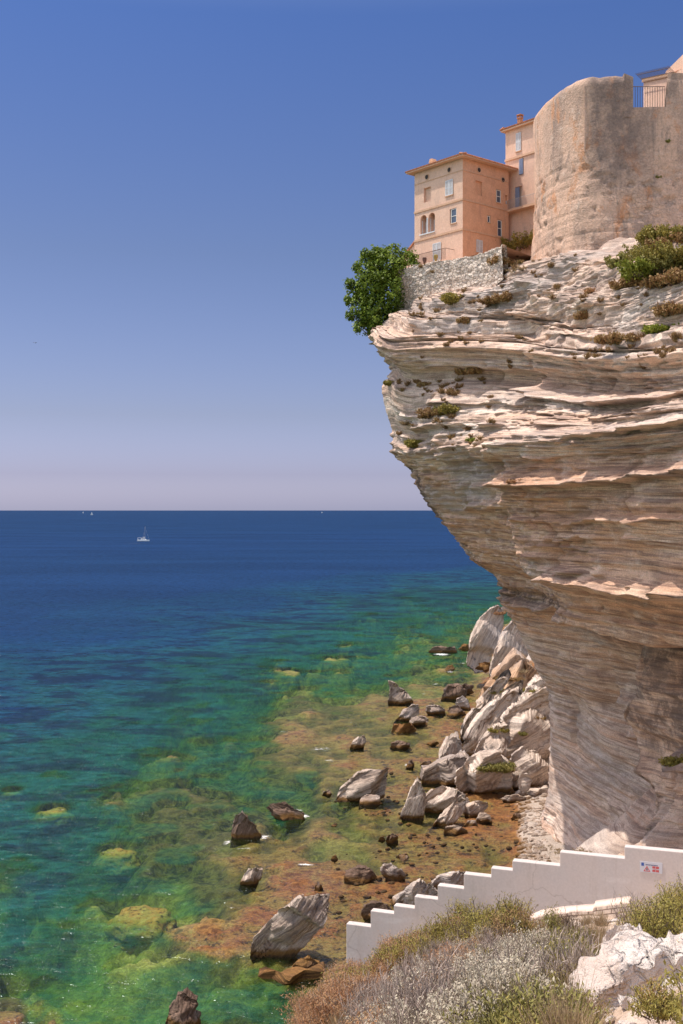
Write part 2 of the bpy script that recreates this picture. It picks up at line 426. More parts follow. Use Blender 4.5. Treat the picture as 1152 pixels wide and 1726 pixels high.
stain_shade = np.maximum(stain_shade, 0.95*sstep(1.5, -3.0, S)*sstep(27, 29, Z)*sstep(43, 40, Z)*sstep(-0.25, 0.2, fbm(S/2.5, Z/2.5, 0, 98, 3)))
stain_shade = np.maximum(stain_shade, 0.8*(1-frac)*sstep(f_s-2.2, f_s-0.3, S)*sstep(28, 31, Z)*sstep(44, 41, Z)*sstep(-0.2, 0.3, fbm(S/2, Z/1.2, 0, 99, 3)))
attr(cliff_me, 'stain_shade', np.clip(stain_shade, 0, 1).ravel())
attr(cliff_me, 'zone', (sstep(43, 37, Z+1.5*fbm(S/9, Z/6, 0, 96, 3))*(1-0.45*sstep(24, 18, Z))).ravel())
def rock_material(name, pale, tan, dark, wet=True, use_attr=True, line=0.5, stain=0.5):
    m, t = newmat(name)
    P = t.pos()
    bed = t.attr('bed'); al = t.attr('along')
    v1 = t.comb(t.math('MULTIPLY', al, 0.05), t.math('MULTIPLY', bed, 0.55), 3.1)
    v2 = t.comb(t.math('MULTIPLY', al, 0.16), t.math('MULTIPLY', bed, 3.0), 1.7)
    v3 = t.comb(t.math('MULTIPLY', al, 0.30), t.math('MULTIPLY', bed, 9.0), 0.3)
    b1 = t.noise(v1, 1.0, 4, 0.6); b2 = t.noise(v2, 1.0, 4, 0.6, 0.2); b3 = t.noise(v3, 1.0, 3, 0.6, 0.2)
    big = t.noise(P, 0.11, 5, 0.6)
    med = t.noise(P, 0.6, 6, 0.65)
    c = t.mix(t.rng(b1, 0.38, 0.62), (*pale, 1), (*tan, 1))
    c = t.mix(t.math('MULTIPLY', t.rng(big, 0.45, 0.68), 0.65), c, tuple(0.5*(p+q) for p, q in zip(pale, tan)))
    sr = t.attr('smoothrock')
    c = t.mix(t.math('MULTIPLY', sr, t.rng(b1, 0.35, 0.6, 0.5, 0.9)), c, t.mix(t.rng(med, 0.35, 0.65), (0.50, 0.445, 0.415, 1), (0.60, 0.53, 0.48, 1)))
    wob = t.math('MULTIPLY', t.noise(t.comb(t.math('MULTIPLY', al, 0.5), t.math('MULTIPLY', bed, 0.8), 0.0), 1.0, 3), 0.7)
    for kf, lo, hi, a_, cc in ((1.3, 0.47, 0.58, 0.65, tan), (3.1, 0.53, 0.60, 0.6, dark), (6.3, 0.54, 0.60, 0.7, dark), (10.0, 0.55, 0.61, 0.55, dark)):
        fl = t.math('FLOOR', t.math('ADD', t.math('MULTIPLY', bed, kf), wob))
        fb = t.noise(t.comb(t.math('MULTIPLY', al, 0.022*kf+0.03), t.math('MULTIPLY', fl, 3.7), kf), 1.0, 3, 0.6)
        c = t.mix(t.math('MULTIPLY', t.rng(fb, lo, hi), line*a_), c, (*cc, 1))
    c = t.mix(t.math('MULTIPLY', t.rng(b2, 0.5, 0.72), line), c, (*tan, 1))
    c = t.mix(t.math('MULTIPLY', t.rng(b3, 0.54, 0.70), line), c, (*dark, 1))
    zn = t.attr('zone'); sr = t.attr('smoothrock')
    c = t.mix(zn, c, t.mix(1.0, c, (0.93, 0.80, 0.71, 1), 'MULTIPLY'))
    gz = t.noise(t.comb(t.math('MULTIPLY', al, 0.045), t.math('MULTIPLY', bed, 0.16), 8.0), 1.0, 4, 0.6)
    c = t.mix(t.math('MULTIPLY', t.rng(gz, 0.50, 0.64), 0.7), c, t.mix(t.rng(b2, 0.4, 0.6), (0.46, 0.40, 0.37, 1), (0.28, 0.235, 0.215, 1)))
    # dark lichen and seepage streaks
    vs = t.map(P, (0.9, 0.9, 0.12))
    st = t.math('MULTIPLY', t.rng(t.noise(vs, 1.0, 5, 0.7, 0.8), 0.5, 0.72), t.rng(big, 0.40, 0.60))
    c = t.mix(t.math('MULTIPLY', st, stain), c, (*dark, 1))
    c = t.mix(t.math('MULTIPLY', t.rng(med, 0.52, 0.75), 0.45), c, tuple(1.12*p for p in pale))
    fine = t.noise(P, 9.0, 4, 0.7)
    f = t.rng(fine, 0.25, 0.75, 0.72, 1.22)
    c = t.mix(1.0, c, t.comb(f, f, f), 'MULTIPLY')
    so_ = t.attr('stain_shade')
    c = t.mix(t.math('MULTIPLY', so_, t.rng(t.noise(t.map(P, (0.8, 0.8, 0.5)), 1.0, 6, 0.75, 0.5), 0.34, 0.58)), c, tuple(0.55*p for p in dark))  # darkens the colour with the painted recess shade and staining
    if wet:
        sp = t.n('SeparateXYZ'); t.set(sp.inputs[0], P)
        zz = t.math('ADD', sp.outputs[2], t.math('MULTIPLY', t.math('SUBTRACT', med, 0.5), 1.3))
        c = t.mix(t.rng(zz, 0.35, 0.85, 1, 0), c, (0.16, 0.085, 0.03, 1))
        c = t.mix(t.rng(zz, 0.02, 0.32, 1, 0), c, (0.055, 0.035, 0.02, 1))
    h = t.math('ADD', t.math('MULTIPLY', b3, 0.5), t.math('ADD', t.math('MULTIPLY', b2, 0.6), t.math('MULTIPLY', fine, 0.25)))
    nrm = t.bump(h, 0.9, 0.30)
    t.out(t.pbsdf(c, 0.92, nrm, 0.15))
    return m
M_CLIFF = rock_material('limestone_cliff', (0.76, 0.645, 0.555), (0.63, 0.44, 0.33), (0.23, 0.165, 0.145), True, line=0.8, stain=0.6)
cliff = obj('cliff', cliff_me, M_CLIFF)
tag(cliff, 'tall overhanging limestone sea cliff with layered cream and tan strata', 'cliff', kind='structure')
cliff_bvh = BVHTree.FromPolygons([Vector(v) for v in cliff_V.tolist()], cliff_F.tolist())
def hit_cliff(px, py):
    d = Vector(((px-576)/F, 1.0, (860-py)/F)).normalized()
    loc, n, i, dist = cliff_bvh.ray_cast(Vector((0, 0, CAM_H)), d, 400)
    return loc, n
# ================================================================ SEA BED AND SEA
CP = [  # photo pixel on the water plane, depth in metres (negative = dry)
 (560,1400,.25),(640,1440,.22),(700,1300,.3),(500,1480,.18),(420,1520,.15),(400,1590,.12),(760,1400,.22),(720,1200,.3),(600,1270,.35),(820,1440,.18),
 (620,1500,.2),(540,1540,.15),(480,1600,.15),(350,1560,.12),(310,1555,.2),(500,1640,.25),(560,1600,.2),(700,1480,.2),(640,1350,.3),(560,1320,.5),
 (500,1290,.6),(450,1265,.9),(470,1210,.7),(500,1195,.55),(490,1235,.25),(560,1220,.45),(620,1200,.4),(650,1170,.5),(720,1155,.35),(770,1230,.2),(780,1165,.25),
 (430,1395,.35),(470,1430,.3),(400,1440,.4),(350,1400,.8),(300,1430,1.1),(260,1460,1.2),(330,1345,.7),(280,1340,.8),(250,1400,1.1),(390,1370,.7),
 (450,1362,1.6),(490,1330,2.0),(430,1330,2.2),(400,1490,.8),(340,1470,1.1),
 (300,1510,2.2),(260,1500,3.2),(200,1480,4.0),(230,1570,3.6),(300,1600,2.3),(330,1640,1.9),(400,1660,1.6),(450,1680,1.4),(500,1680,1.0),(260,1650,2.2),(200,1690,2.0),(300,1700,1.5),
 (120,1650,3.0),(50,1700,2.6),(60,1600,4.2),(0,1560,5.5),(120,1540,4.6),(60,1480,5.4),(130,1420,4.6),(200,1390,3.4),(100,1350,5.0),(0,1400,6.5),(0,1300,7.5),(150,1300,6.0),(300,1290,3.8),
 (380,1270,3.4),(420,1220,3.8),(350,1200,5.0),(250,1220,6.2),(100,1200,10.),(0,1180,14.),(200,1130,12.),(350,1130,8.),(450,1150,5.0),(550,1150,3.6),(640,1130,3.8),(700,1110,3.4),(730,1140,1.8),
 (780,1120,1.0),(800,1090,1.0),(740,1085,1.5),(700,1060,4.4),(600,1070,5.6),(500,1080,7.0),(400,1070,11.),(300,1060,17.),(150,1060,22.),(0,1050,26.),
 (820,1040,4.4),(750,1020,5.6),(820,1000,6.6),(700,1000,8.0),(600,1020,9.),(500,1030,13.),(420,1020,20.),(600,985,18.),(740,980,12.),(820,970,14.),(900,960,16.),
 (700,950,32.),(500,960,34.),(300,980,32.),(100,980,34.),(850,930,36.),(300,920,40.),(700,910,40.),(0,920,40.),(1100,930,40.),
 (885,1440,-.5),(910,1400,-.7),(850,1400,.06),(850,1440,.1),(870,1350,.05),(930,1340,-.5),(840,1320,.05),(930,1430,-.7),(1000,1440,-.8),(1100,1440,-.8),(1250,1450,-1),(1000,1300,-1),(900,1230,-1.0),(860,1160,-.3),(880,1100,-.8),(850,1060,-.1),(800,1270,.1),(810,1200,.1),(820,1130,.2),(950,1050,-2),(1200,1100,-4),(1100,980,-3),
 (900,1520,.1),(860,1490,.12),(880,1490,.1),(930,1600,-1.0),(800,1560,.1),(1000,1500,-1.0),(700,1600,.3),(620,1620,.15),(600,1690,.5),(560,1720,.9),(1000,1700,-2),(1300,1600,-2),
 (30,1724,.05),(80,1735,.05),(0,1760,.1),(300,1760,.3),(200,1780,.1),(450,1780,.8),(100,1850,-.3),(400,1900,-.5),(700,1900,-1.5)]
CP = np.array(CP, float)
def depth_ctrl(x, y):
    D = np.maximum(y, 25.0)
    a = x/D*F/100.0; b = np.log(D)*5.0
    ca = (CP[:, 0]-576)/100.0; cD = F*CAM_H/(CP[:, 1]-860); cb = np.log(cD)*5.0
    out = np.zeros(a.shape); wsum = np.zeros(a.shape)
    for i in range(len(CP)):
        r2 = (a-ca[i])**2+(b-cb[i])**2*1.4
        w = 1.0/(r2+0.012)**1.9
        out += w*CP[i, 2]; wsum += w
    return out/wsum
def geo(a0, first, ratio, lim):
    o = [a0]; st = first
    while abs(o[-1]) < lim: o.append(o[-1]+st); st *= ratio
    return o
xs = np.concatenate([geo(-75, -0.6, 1.22, 160000)[1:][::-1], np.arange(-75, 52, 0.36), geo(52, 0.6, 1.22, 160000)])
ys = np.concatenate([geo(40, -0.6, 1.3, 4000)[1:][::-1], np.arange(40, 60, 0.6), np.arange(60, 150, 0.34), np.arange(150, 330, 0.7), geo(330, 1.0, 1.045, 160000)])
WX, WY = np.meshgrid(xs, ys)
# distort where the control field is read, so that its edges wander
qx = WX+1.3*fbm(WX/7, WY/7, 0, 101, 3)*np.clip(WY/110, .6, 3); qy = WY+3.2*fbm(WX/8, WY/9, 5, 102, 3)*np.clip(WY/110, .6, 4)
dep = depth_ctrl(qx, qy)
shallow = np.exp(-np.maximum(dep, 0)/0.9)
blk = fbm(WX/3.4, WY/3.4, 0, 110, 4)
fine = fbm(WX/0.9, WY/0.9, 0, 111, 3)
ridge = 1-2*np.abs(fbm(WX/5.5, WY/8.5, 2, 112, 3))
nearfade = sstep(900, 300, WY)
amp = np.where(dep < 0.9, 0.21, 0.16+np.minimum((dep-0.9)*0.28, 1.1))
dep2 = dep-nearfade*amp*(0.9*blk+0.25*fine+0.35*(ridge-0.45))+nearfade*sstep(0.02, 0.15, dep)*sstep(1.5, 0.6, dep)*(0.14*np.maximum(fbm(WX/9+4, WY/11, 0, 117, 3), 0)+0.38*sstep(0.25, 0.6, fbm(WX/2.6, WY/3.4, 6, 118, 3)))
# sandy pools between the reef blocks
pool = 0.7*nearfade*sstep(0.5, 0.95, fbm(WX/6.0+9, WY/7.0, 3, 113, 3))*sstep(0.08, 0.3, dep)*sstep(6, 1.0, dep)
dep2 = dep2+0.6*pool*sstep(1.5, .2, dep)
for px, py, rx, ry, top_ in [(482,1130,36,6,.9),(445,1148,22,4,1.1),(345,1250,30,8,1.4),(590,1240,16,5,.2),(260,1405,24,7,1.0),(500,1233,32,6,.02),(520,1200,26,4,.05),(745,1128,30,6,.15),(60,1703,22,9,.35),(640,1160,24,5,.5),(700,1180,40,7,.25),(840,1000,24,2,3.2),(690,1008,26,3,3.4),(620,1035,30,4,3.2),(770,998,26,2,3.4),(600,1085,28,4,2.6),(560,1110,24,4,2.4),(690,1045,30,4,2.6),(345,1560,48,16,-.06),(400,1604,66,22,-.05),(440,1545,60,20,-.03),(500,1505,60,22,.02),(330,1600,26,9,-.05),(560,1475,50,20,.0),(470,1460,40,10,.03),(640,1500,60,20,.05)]:
    c = sea(px, py); sx = rx/F*c[1]; sy = ry*c[1]**2/(F*CAM_H)
    g = np.exp(-(((WX-c[0]+0.8*blk)/sx)**2+((WY-c[1]+1.2*fine)/sy)**2)**1.5)
    dep2 = dep2*(1-g)+np.minimum(dep2, np.maximum(top_+0.12*blk, -0.12 if top_ < 0.3 else 0.35))*g
dep2 = dep2+nearfade*1.3*sstep(0.02, 0.40, fbm(WX/4.2+11, WY/5.0, 4, 141, 3))*sstep(0.45, 0.9, dep)*sstep(3.2, 1.4, dep)
dome = sstep(0.18, 0.55, fbm(WX/5.5+3, WY/7.5, 1, 140, 3))*nearfade*sstep(1.2, 2.5, dep)*sstep(14, 7, dep)
dep2 = np.where(dome > 0, np.maximum(dep2-dome*np.minimum(0.62*dep, 3.0)*(0.8+0.3*blk), np.minimum(dep2, 0.45+0.2*fine)), dep2)
dep2 = np.where(WY > 900, np.maximum(dep2, 30), dep2)
dep2 = np.clip(dep2, -9, 45)
bedV = np.stack([WX, WY, -dep2], -1).reshape(-1, 3)
gF = grid_faces(*WX.shape)
bed_me = mesh('seabed', bedV, gF, True)
sandm = np.clip(pool*1.3+sstep(1.2, 2.4, dep)*sstep(0.42, -0.25, fbm(WX/9, WY/13, 7, 115, 4)+0.25*blk-0.30*sstep(5, 2, dep)), 0, 1)
sandm = sandm*(0.35+0.65*sstep(122, 98, WY)*sstep(0.9, 1.6, dep))
attr(bed_me, 'sand', sandm.ravel()); attr(bed_me, 'depth', dep2.ravel())
m, t = newmat('reef_bed')
P = t.pos(); sand = t.attr('sand'); dp = t.attr('depth')
n1 = t.noise(P, 0.32, 6, 0.65, 0.3); n2 = t.noise(P, 1.1, 6, 0.7, 0.4); n3 = t.noise(P, 4.0, 5, 0.7)
c = t.ramp(n1, [(0.30, (0.14, 0.05, 0.025)), (0.42, (0.36, 0.13, 0.04)), (0.52, (0.38, 0.19, 0.055)), (0.62, (0.29, 0.19, 0.05)), (0.75, (0.44, 0.24, 0.09))])
n0 = t.noise(P, 0.085, 4, 0.6, 0.5)
c = t.mix(t.math('MULTIPLY', t.rng(n0, 0.46, 0.62), 0.6), c, t.mix(t.rng(n1, 0.4, 0.6), (0.26, 0.18, 0.045, 1), (0.34, 0.23, 0.07, 1)))
c = t.mix(t.rng(n2, 0.52, 0.66), c, (0.36, 0.25, 0.075, 1))
c = t.mix(t.math('MULTIPLY', t.rng(n2, 0.48, 0.38), 0.9), c, (0.04, 0.022, 0.014, 1))
c = t.mix(t.rng(n3, 0.56, 0.70), c, (0.38, 0.25, 0.10, 1))
c = t.mix(t.rng(n3, 0.46, 0.33), c, (0.03, 0.02, 0.012, 1))
wet_ = t.math('ADD', dp, t.math('MULTIPLY', t.math('SUBTRACT', n2, 0.5), 0.5))
c = t.mix(t.math('MULTIPLY', t.rng(wet_, 0.28, 0.50), 0.8), c, t.mix(t.rng(n2, 0.42, 0.6), (0.23, 0.145, 0.04, 1), (0.40, 0.27, 0.08, 1)))
c = t.mix(t.math('MULTIPLY', t.rng(wet_, 0.55, 0.85), 0.6), c, (0.10, 0.07, 0.025, 1))
c = t.mix(t.math('MULTIPLY', t.rng(wet_, 0.14, 0.02), 0.7), c, t.mix(t.rng(n2, 0.4, 0.6), (0.20, 0.075, 0.025, 1), (0.40, 0.17, 0.045, 1)))
deepc = t.mix(t.rng(n2, 0.40, 0.6), (0.03, 0.03, 0.014, 1), (0.26, 0.22, 0.07, 1))
c = t.mix(t.rng(dp, 0.5, 1.6), c, deepc)
sc_ = t.mix(t.rng(n2, 0.4, 0.62), (0.34, 0.34, 0.07, 1), (0.62, 0.58, 0.16, 1))
c = t.mix(t.math('MULTIPLY', sand, t.rng(n3, 0.15, 0.45, 0.7, 1.0)), c, sc_)
dry = t.mix(t.rng(n3, 0.25, 0.5), (0.30, 0.23, 0.18, 1), (0.58, 0.48, 0.40, 1))
c = t.mix(t.rng(t.math('ADD', dp, t.math('MULTIPLY', n2, 0.5)), 0.10, -0.25), c, dry)
f = t.rng(n3, 0.3, 0.7, 0.55, 1.0); c = t.mix(t.rng(dp, 0.0, -0.3, 1, 0), c, t.mix(1.0, c, t.comb(f, f, f), 'MULTIPLY'))
nrm = t.bump(t.math('ADD', n3, t.math('MULTIPLY', n2, 0.8)), 1.0, 0.35)
t.out(t.pbsdf(c, 0.75, nrm, 0.3))
seabed = tag(obj('seabed', bed_me, m), 'rust brown and olive reef flat with sandy pools under shallow water', None, None, 'structure')
for px, py, rx, ry in [(196,1430,42,15),(236,1532,64,26),(88,1362,38,12),(20,1330,22,6)]:
    c = sea(px, py); sx = rx/F*c[1]; sy = ry*c[1]**2/(F*CAM_H)
    g = np.exp(-(((WX-c[0])/sx)**2+((WY-c[1])/sy)**2)**2)
    dep2 = dep2*(1-g)+np.minimum(dep2, 0.55)*g
# ---- the water sheet
wz = np.where(WY < 330, 0.03*fbm(WX/2.2, WY/1.6, 0, 120, 2), 0.0)
seaV = np.stack([WX, WY, wz], -1).reshape(-1, 3)
sea_me = mesh('sea', seaV, gF, True)
attr(sea_me, 'depth', np.maximum(dep2, 0).ravel())
foam = np.zeros(WX.shape)
for px, py, rx, ry, a in [(510,1376,20,5,1.0),(500,1366,30,4,.8),(446,1411,17,6,1.0),(384,1420,12,8,.9),(415,1430,28,4,.8),(515,1457,26,4,1.0),(540,1262,32,5,.8),(555,1282,20,3,.8),(585,1350,20,5,.7),(560,1268,20,3,.6),(745,1103,24,3,1.0),(760,1132,14,3,.9),(672,1250,12,3,1.0),(690,1290,12,5,1.0),(520,1195,14,2,.7),(735,1153,8,2,.9),(420,1500,30,6,.55),(390,1530,22,8,.6),(560,1530,30,10,.35),(470,1520,30,10,.4),(520,1640,30,5,.8),(540,1600,8,8,.5),(590,1250,12,3,.5),(780,1118,10,2,.8),(480,1233,30,4,.6),(695,1160,20,3,.4),(600,1400,40,8,.25),(330,1560,22,6,.5),(350,1600,22,5,.4),(630,1290,10,3,.6),(235,916,14,2,.9),(715,1170,8,2,.8),(178,1600,10,3,.2),(75,1720,40,4,.5),(200,1722,40,4,.5),(830,1118,14,2,.6)]:
    c_ = sea(px, py); sx = 0.85*rx/F*c_[1]; sy = 0.9*ry*c_[1]**2/(F*CAM_H)
    foam = np.maximum(foam, a*np.exp(-((WX-c_[0])/sx)**2-((WY-c_[1])/sy)**2))
edge_f = sstep(0.10, 0.0, np.abs(dep2))*sstep(15, 0, WX-0.10*WY)*0.42*sstep(0.0, 0.3, vn(WX/4, WY/4, 0, 130))
attr(sea_me, 'foam', np.maximum(foam, edge_f*nearfade).ravel())
m, t = newmat('sea_water')
P = t.pos(); dp = t.attr('depth')
pw = [t.math('POWER', k, dp) for k in (0.78, 0.91, 0.74)]
trans = t.n('BsdfTransparent'); t.set(trans.inputs[0], t.comb(*pw))
big = t.noise(t.map(P, (0.004, 0.012, 1)), 1.0, 4, 0.6)
ld = t.math('DIVIDE', t.math('LOGARITHM', t.math('ADD', dp, 1.0), 2.718), 3.85)
wpat = t.noise(t.map(P, (0.03, 0.05, 1)), 1.0, 5, 0.65)
ld = t.math('ADD', ld, t.math('MULTIPLY', t.math('SUBTRACT', wpat, 0.5), 0.16))
body = t.ramp(ld, [(0.0, (0.04, 0.055, 0.02)), (0.22, (0.075, 0.120, 0.020)), (0.31, (0.034, 0.142, 0.062)), (0.42, (0.026, 0.140, 0.096)), (0.55, (0.020, 0.108, 0.106)), (0.68, (0.014, 0.072, 0.112)), (0.77, (0.010, 0.048, 0.108)), (0.84, (0.009, 0.036, 0.100)), (1.0, (0.009, 0.036, 0.110))])
pat = t.noise(t.map(P, (0.075, 0.13, 1), (3, 1, 0), (0, 0, 0.3)), 1.0, 5, 0.62, 0.6)
weed = t.math('MULTIPLY', t.rng(pat, 0.47, 0.57), t.rng(dp, 2.0, 4.5))
weed = t.math('MULTIPLY', weed, t.rng(dp, 24.0, 12.0))
body = t.mix(t.math('MULTIPLY', weed, 0.85), body, t.mix(1.0, body, (0.75, 0.36, 0.62, 1), 'MULTIPLY'))
w1 = t.noise(t.map(P, (0.40, 1.0, 1), (0, 0, 0), (0, 0, 0.15)), 1.0, 3, 0.6, 0.7); w2 = t.noise(t.map(P, (1.2, 2.9, 1), (0, 0, 0), (0, 0, -0.1)), 1.0, 3, 0.6, 0.5); w3 = t.noise(t.map(P, (0.11, 0.2, 1)), 1.0, 3, 0.5)
wh = t.math('ADD', t.math('MULTIPLY', w1, 1.0), t.math('ADD', t.math('MULTIPLY', w2, 0.35), t.math('MULTIPLY', w3, 2.2)))
nrm = t.bump(wh, 0.9, 0.42)
fv = t.rng(t.math('ADD', w1, t.math('MULTIPLY', w2, 0.6)), 0.60, 1.0, 0.44, 1.36, False)
body = t.mix(1.0, body, t.comb(fv, fv, fv), 'MULTIPLY')
bf = t.rng(big, 0.35, 0.65, 0.88, 1.10)
body = t.mix(1.0, body, t.comb(bf, bf, bf), 'MULTIPLY')
dif = t.n('BsdfDiffuse'); t.set(dif.inputs[0], body); t.set(dif.inputs['Normal'], nrm)
opac = t.math('SUBTRACT', 1.0, t.math('POWER', 0.87, t.math('MAXIMUM', t.math('SUBTRACT', dp, 0.25), 0.0)))
opac = t.math('MULTIPLY', opac, 0.96)
mx = t.n('MixShader'); t.set(mx.inputs[0], opac); t.t.links.new(trans.outputs[0], mx.inputs[1]); t.t.links.new(dif.outputs[0], mx.inputs[2])
gl = t.n('BsdfGlossy'); t.set(gl.inputs['Roughness'], 0.12); t.set(gl.inputs['Normal'], nrm); t.set(gl.inputs[0], (0.8, 0.9, 1.0, 1))
fr = t.n('Fresnel'); fr.inputs[0].default_value = 1.33; t.set(fr.inputs['Normal'], nrm)
ff = t.math('MINIMUM', t.math('MULTIPLY', fr.outputs[0], 0.6), 0.085)
mx2 = t.n('MixShader'); t.set(mx2.inputs[0], ff); t.t.links.new(mx.outputs[0], mx2.inputs[1]); t.t.links.new(gl.outputs[0], mx2.inputs[2])
fo = t.attr('foam'); fn = t.noise(t.map(P, (1, 1.3, 1)), 2.2, 6, 0.75, 0.5)
fn2 = t.noise(t.map(P, (0.5, 1.1, 1)), 1.0, 5, 0.7, 0.8)
fm = t.rng(t.math('ADD', t.math('MULTIPLY', fo, 0.36), t.math('ADD', t.math('MULTIPLY', fn, 0.55), t.math('MULTIPLY', fn2, 0.5))), 0.75, 0.94)
fm = t.math('MULTIPLY', fm, t.rng(fo, 0.05, 0.2))
fd = t.n('BsdfDiffuse'); t.set(fd.inputs[0], (0.85, 0.84, 0.82, 1))
mx3 = t.n('MixShader'); t.set(mx3.inputs[0], fm); t.t.links.new(mx2.outputs[0], mx3.inputs[1]); t.t.links.new(fd.outputs[0], mx3.inputs[2])
t.out(mx3.outputs[0])
sea_o = tag(obj('sea', sea_me, m), 'blue green sea growing clear and shallow over the reef', None, None, 'structure')
# ================================================================ BOULDERS
_ico = {}
def ico(sub):
    if sub not in _ico:
        import bmesh
        bm = bmesh.new(); bmesh.ops.create_icosphere(bm, subdivisions=sub, radius=1.0)
        bm.verts.ensure_lookup_table()
        _ico[sub] = (np.array([v.co[:] for v in bm.verts]), np.array([[v.index for v in f.verts] for f in bm.faces])); bm.free()
    return _ico[sub]
M_PALE = rock_material('pale_bedded_rock', (0.76, 0.65, 0.56), (0.60, 0.47, 0.38), (0.24, 0.18, 0.15), True, line=0.75, stain=0.4)
M_GREY = rock_material('weathered_grey_rock', (0.58, 0.48, 0.40), (0.42, 0.32, 0.25), (0.14, 0.105, 0.09), True, line=0.8, stain=0.5)
M_BROWN = rock_material('brown_pitted_rock', (0.24, 0.165, 0.125), (0.17, 0.11, 0.08), (0.06, 0.042, 0.032), True, line=0.7, stain=0.5)
M_RUST = rock_material('rust_weedy_rock', (0.21, 0.10, 0.04), (0.27, 0.145, 0.05), (0.04, 0.026, 0.018), False, line=0.7, stain=0.6)
m, t = newmat('olive_weedy_rock'); P = t.pos()
n1 = t.noise(P, 0.5, 5, 0.65); n2 = t.noise(P, 2.2, 6, 0.75, 0.3)
c = t.mix(t.rng(n1, 0.42, 0.6), (0.30, 0.25, 0.06, 1), (0.42, 0.24, 0.06, 1)); c = t.mix(t.rng(n2, 0.50, 0.66), c, (0.46, 0.40, 0.13, 1)); c = t.mix(t.rng(n2, 0.47, 0.36), c, (0.05, 0.045, 0.02, 1))
t.out(t.pbsdf(c, 0.9, t.bump(n2, 1.0, 0.3), 0.1)); M_OLIVE = m
M_TAN = rock_material('orange_stained_rock', (0.62, 0.42, 0.28), (0.50, 0.30, 0.17), (0.20, 0.12, 0.08), True, line=0.8, stain=0.5)
def boulder(name, poly, base_py, label, mat=None, ang=30, thick=0.8, sub=5, strata=1.0, rough=1.0, seed=0, D=None, square=0.5, lean=0.18, group=None, cat='boulder', bedw=1.0, spin=0.0, zc=0.0, sink=1.4, crag=0.0):
    """poly: outline in photo pixels; D: distance of the rock; thick: depth over width; ang: dip of the bedding (deg)"""
    if mat in (M_BROWN, M_RUST): crag = crag or 0.9
    if sub == 4: sub = 5
    elif sub == 5: sub = 6
    if D is None: D = F*CAM_H/(base_py-0.2*(max(q[1] for q in poly)-min(q[1] for q in poly))-860.0)
    pts = np.array([at(px, py, D) for px, py in poly])
    P2 = pts[:, [0, 2]]
    c = (P2.max(0)+P2.min(0))/2
    wid = np.ptp(P2[:, 0]); hei = np.ptp(P2[:, 1])
    q = P2-c
    # radial function of the outline about its centre
    n = 720
    th = np.linspace(-math.pi, math.pi, n, endpoint=False)
    R = np.zeros(n)
    for i in range(len(q)):
        a, b = q[i], q[(i+1) % len(q)]
        e = b-a
        dx, dy = np.cos(th), np.sin(th)
        den = dx*e[1]-dy*e[0]
        with np.errstate(divide='ignore', invalid='ignore'):
            tt_ = (a[0]*e[1]-a[1]*e[0])/den; uu = (a[0]*dy-a[1]*dx)/den
        ok = (abs(den) > 1e-9) & (tt_ > 0) & (uu >= 0) & (uu <= 1)
        R = np.where(ok, np.maximum(R, tt_), R)
    R = np.where(R <= 0, 0.2*min(wid, hei), R)
    V0, Fa = ico(sub)
    rho = np.sqrt(V0[:, 0]**2+V0[:, 2]**2)
    ang_ = np.arctan2(V0[:, 2], V0[:, 0])
    Rv = np.interp(ang_, np.append(th, math.pi), np.append(R, R[0]))
    rr = rho**square
    T = thick*min(wid, 1.35*hei+0.3*wid)/2
    yy = np.sign(V0[:, 1])*np.abs(V0[:, 1])**0.72*T
    V = np.stack([Rv*rr*np.cos(ang_), yy+lean*Rv*rr*np.sin(ang_), Rv*rr*np.sin(ang_)], -1)
    size = math.sqrt(wid*hei)
    # faceting: planes cut mostly from the front and back, so the outline stays
    rg = np.random.default_rng(1000+seed)
    y0_ = V[:, 1].copy()
    for k in range(14):
        nv = rg.normal(size=3)*np.array((0.75, 0.5, 0.75)); nv[1] = (-1 if k % 3 else 1)*(0.35+abs(nv[1]))
        nv /= np.linalg.norm(nv)
        dd = V@nv; lim = np.quantile(dd, 0.72+0.22*rg.random())
        V[:, 1] = V[:, 1]-np.maximum(dd-lim, 0)/nv[1]*0.95
        V[:, 1] = np.where(nv[1]*y0_ > 0, np.where(nv[1] < 0, np.minimum(V[:, 1], np.maximum(y0_, 0.12*T)), np.maximum(V[:, 1], np.minimum(y0_, -0.12*T))), V[:, 1])
    a = math.radians(ang)
    bn = np.array((-math.sin(a)*0.94, -0.30, math.cos(a)*0.94)); bn /= np.linalg.norm(bn)
    al_d = np.array((math.cos(a), 0, math.sin(a)))
    off = seed*37.7
    bed = V@bn+0.045*size*fbm(V[:, 0]/size*1.1+off, V[:, 1]/size*1.1, V[:, 2]/size*1.1, 5, 2)*0.6
    al = V@al_d+V[:, 1]*0.6
    nrmv = V/(np.linalg.norm(V, axis=1)[:, None]+1e-6)
    h0 = max(0.30, size*0.085)*bedw
    dsp = strata*size*(0.036*beds(bed/h0+off, al+off, size*0.7, 3, 0.12)+0.030*beds(bed/(h0*0.42)+off, al+off, size*0.4, 4, 0.18)+0.018*beds(bed/(h0*0.2)+off, al+off, size*0.25, 6, 0.3))
    dsp = dsp+rough*size*(0.035*fbm(V[:, 0]/size*2+off, V[:, 1]/size*2, V[:, 2]/size*2, 7, 2)+0.018*fbm(V[:, 0]/size*7+off, V[:, 1]/size*7, V[:, 2]/size*7, 8, 3))
    dsp = dsp+strata*size*(0.045*ribs(bed/(h0*0.55)+off, al+off, size*0.5, 11, 4)+0.028*ribs(bed/(h0*0.25)+off, al+off, size*0.3, 12, 3))
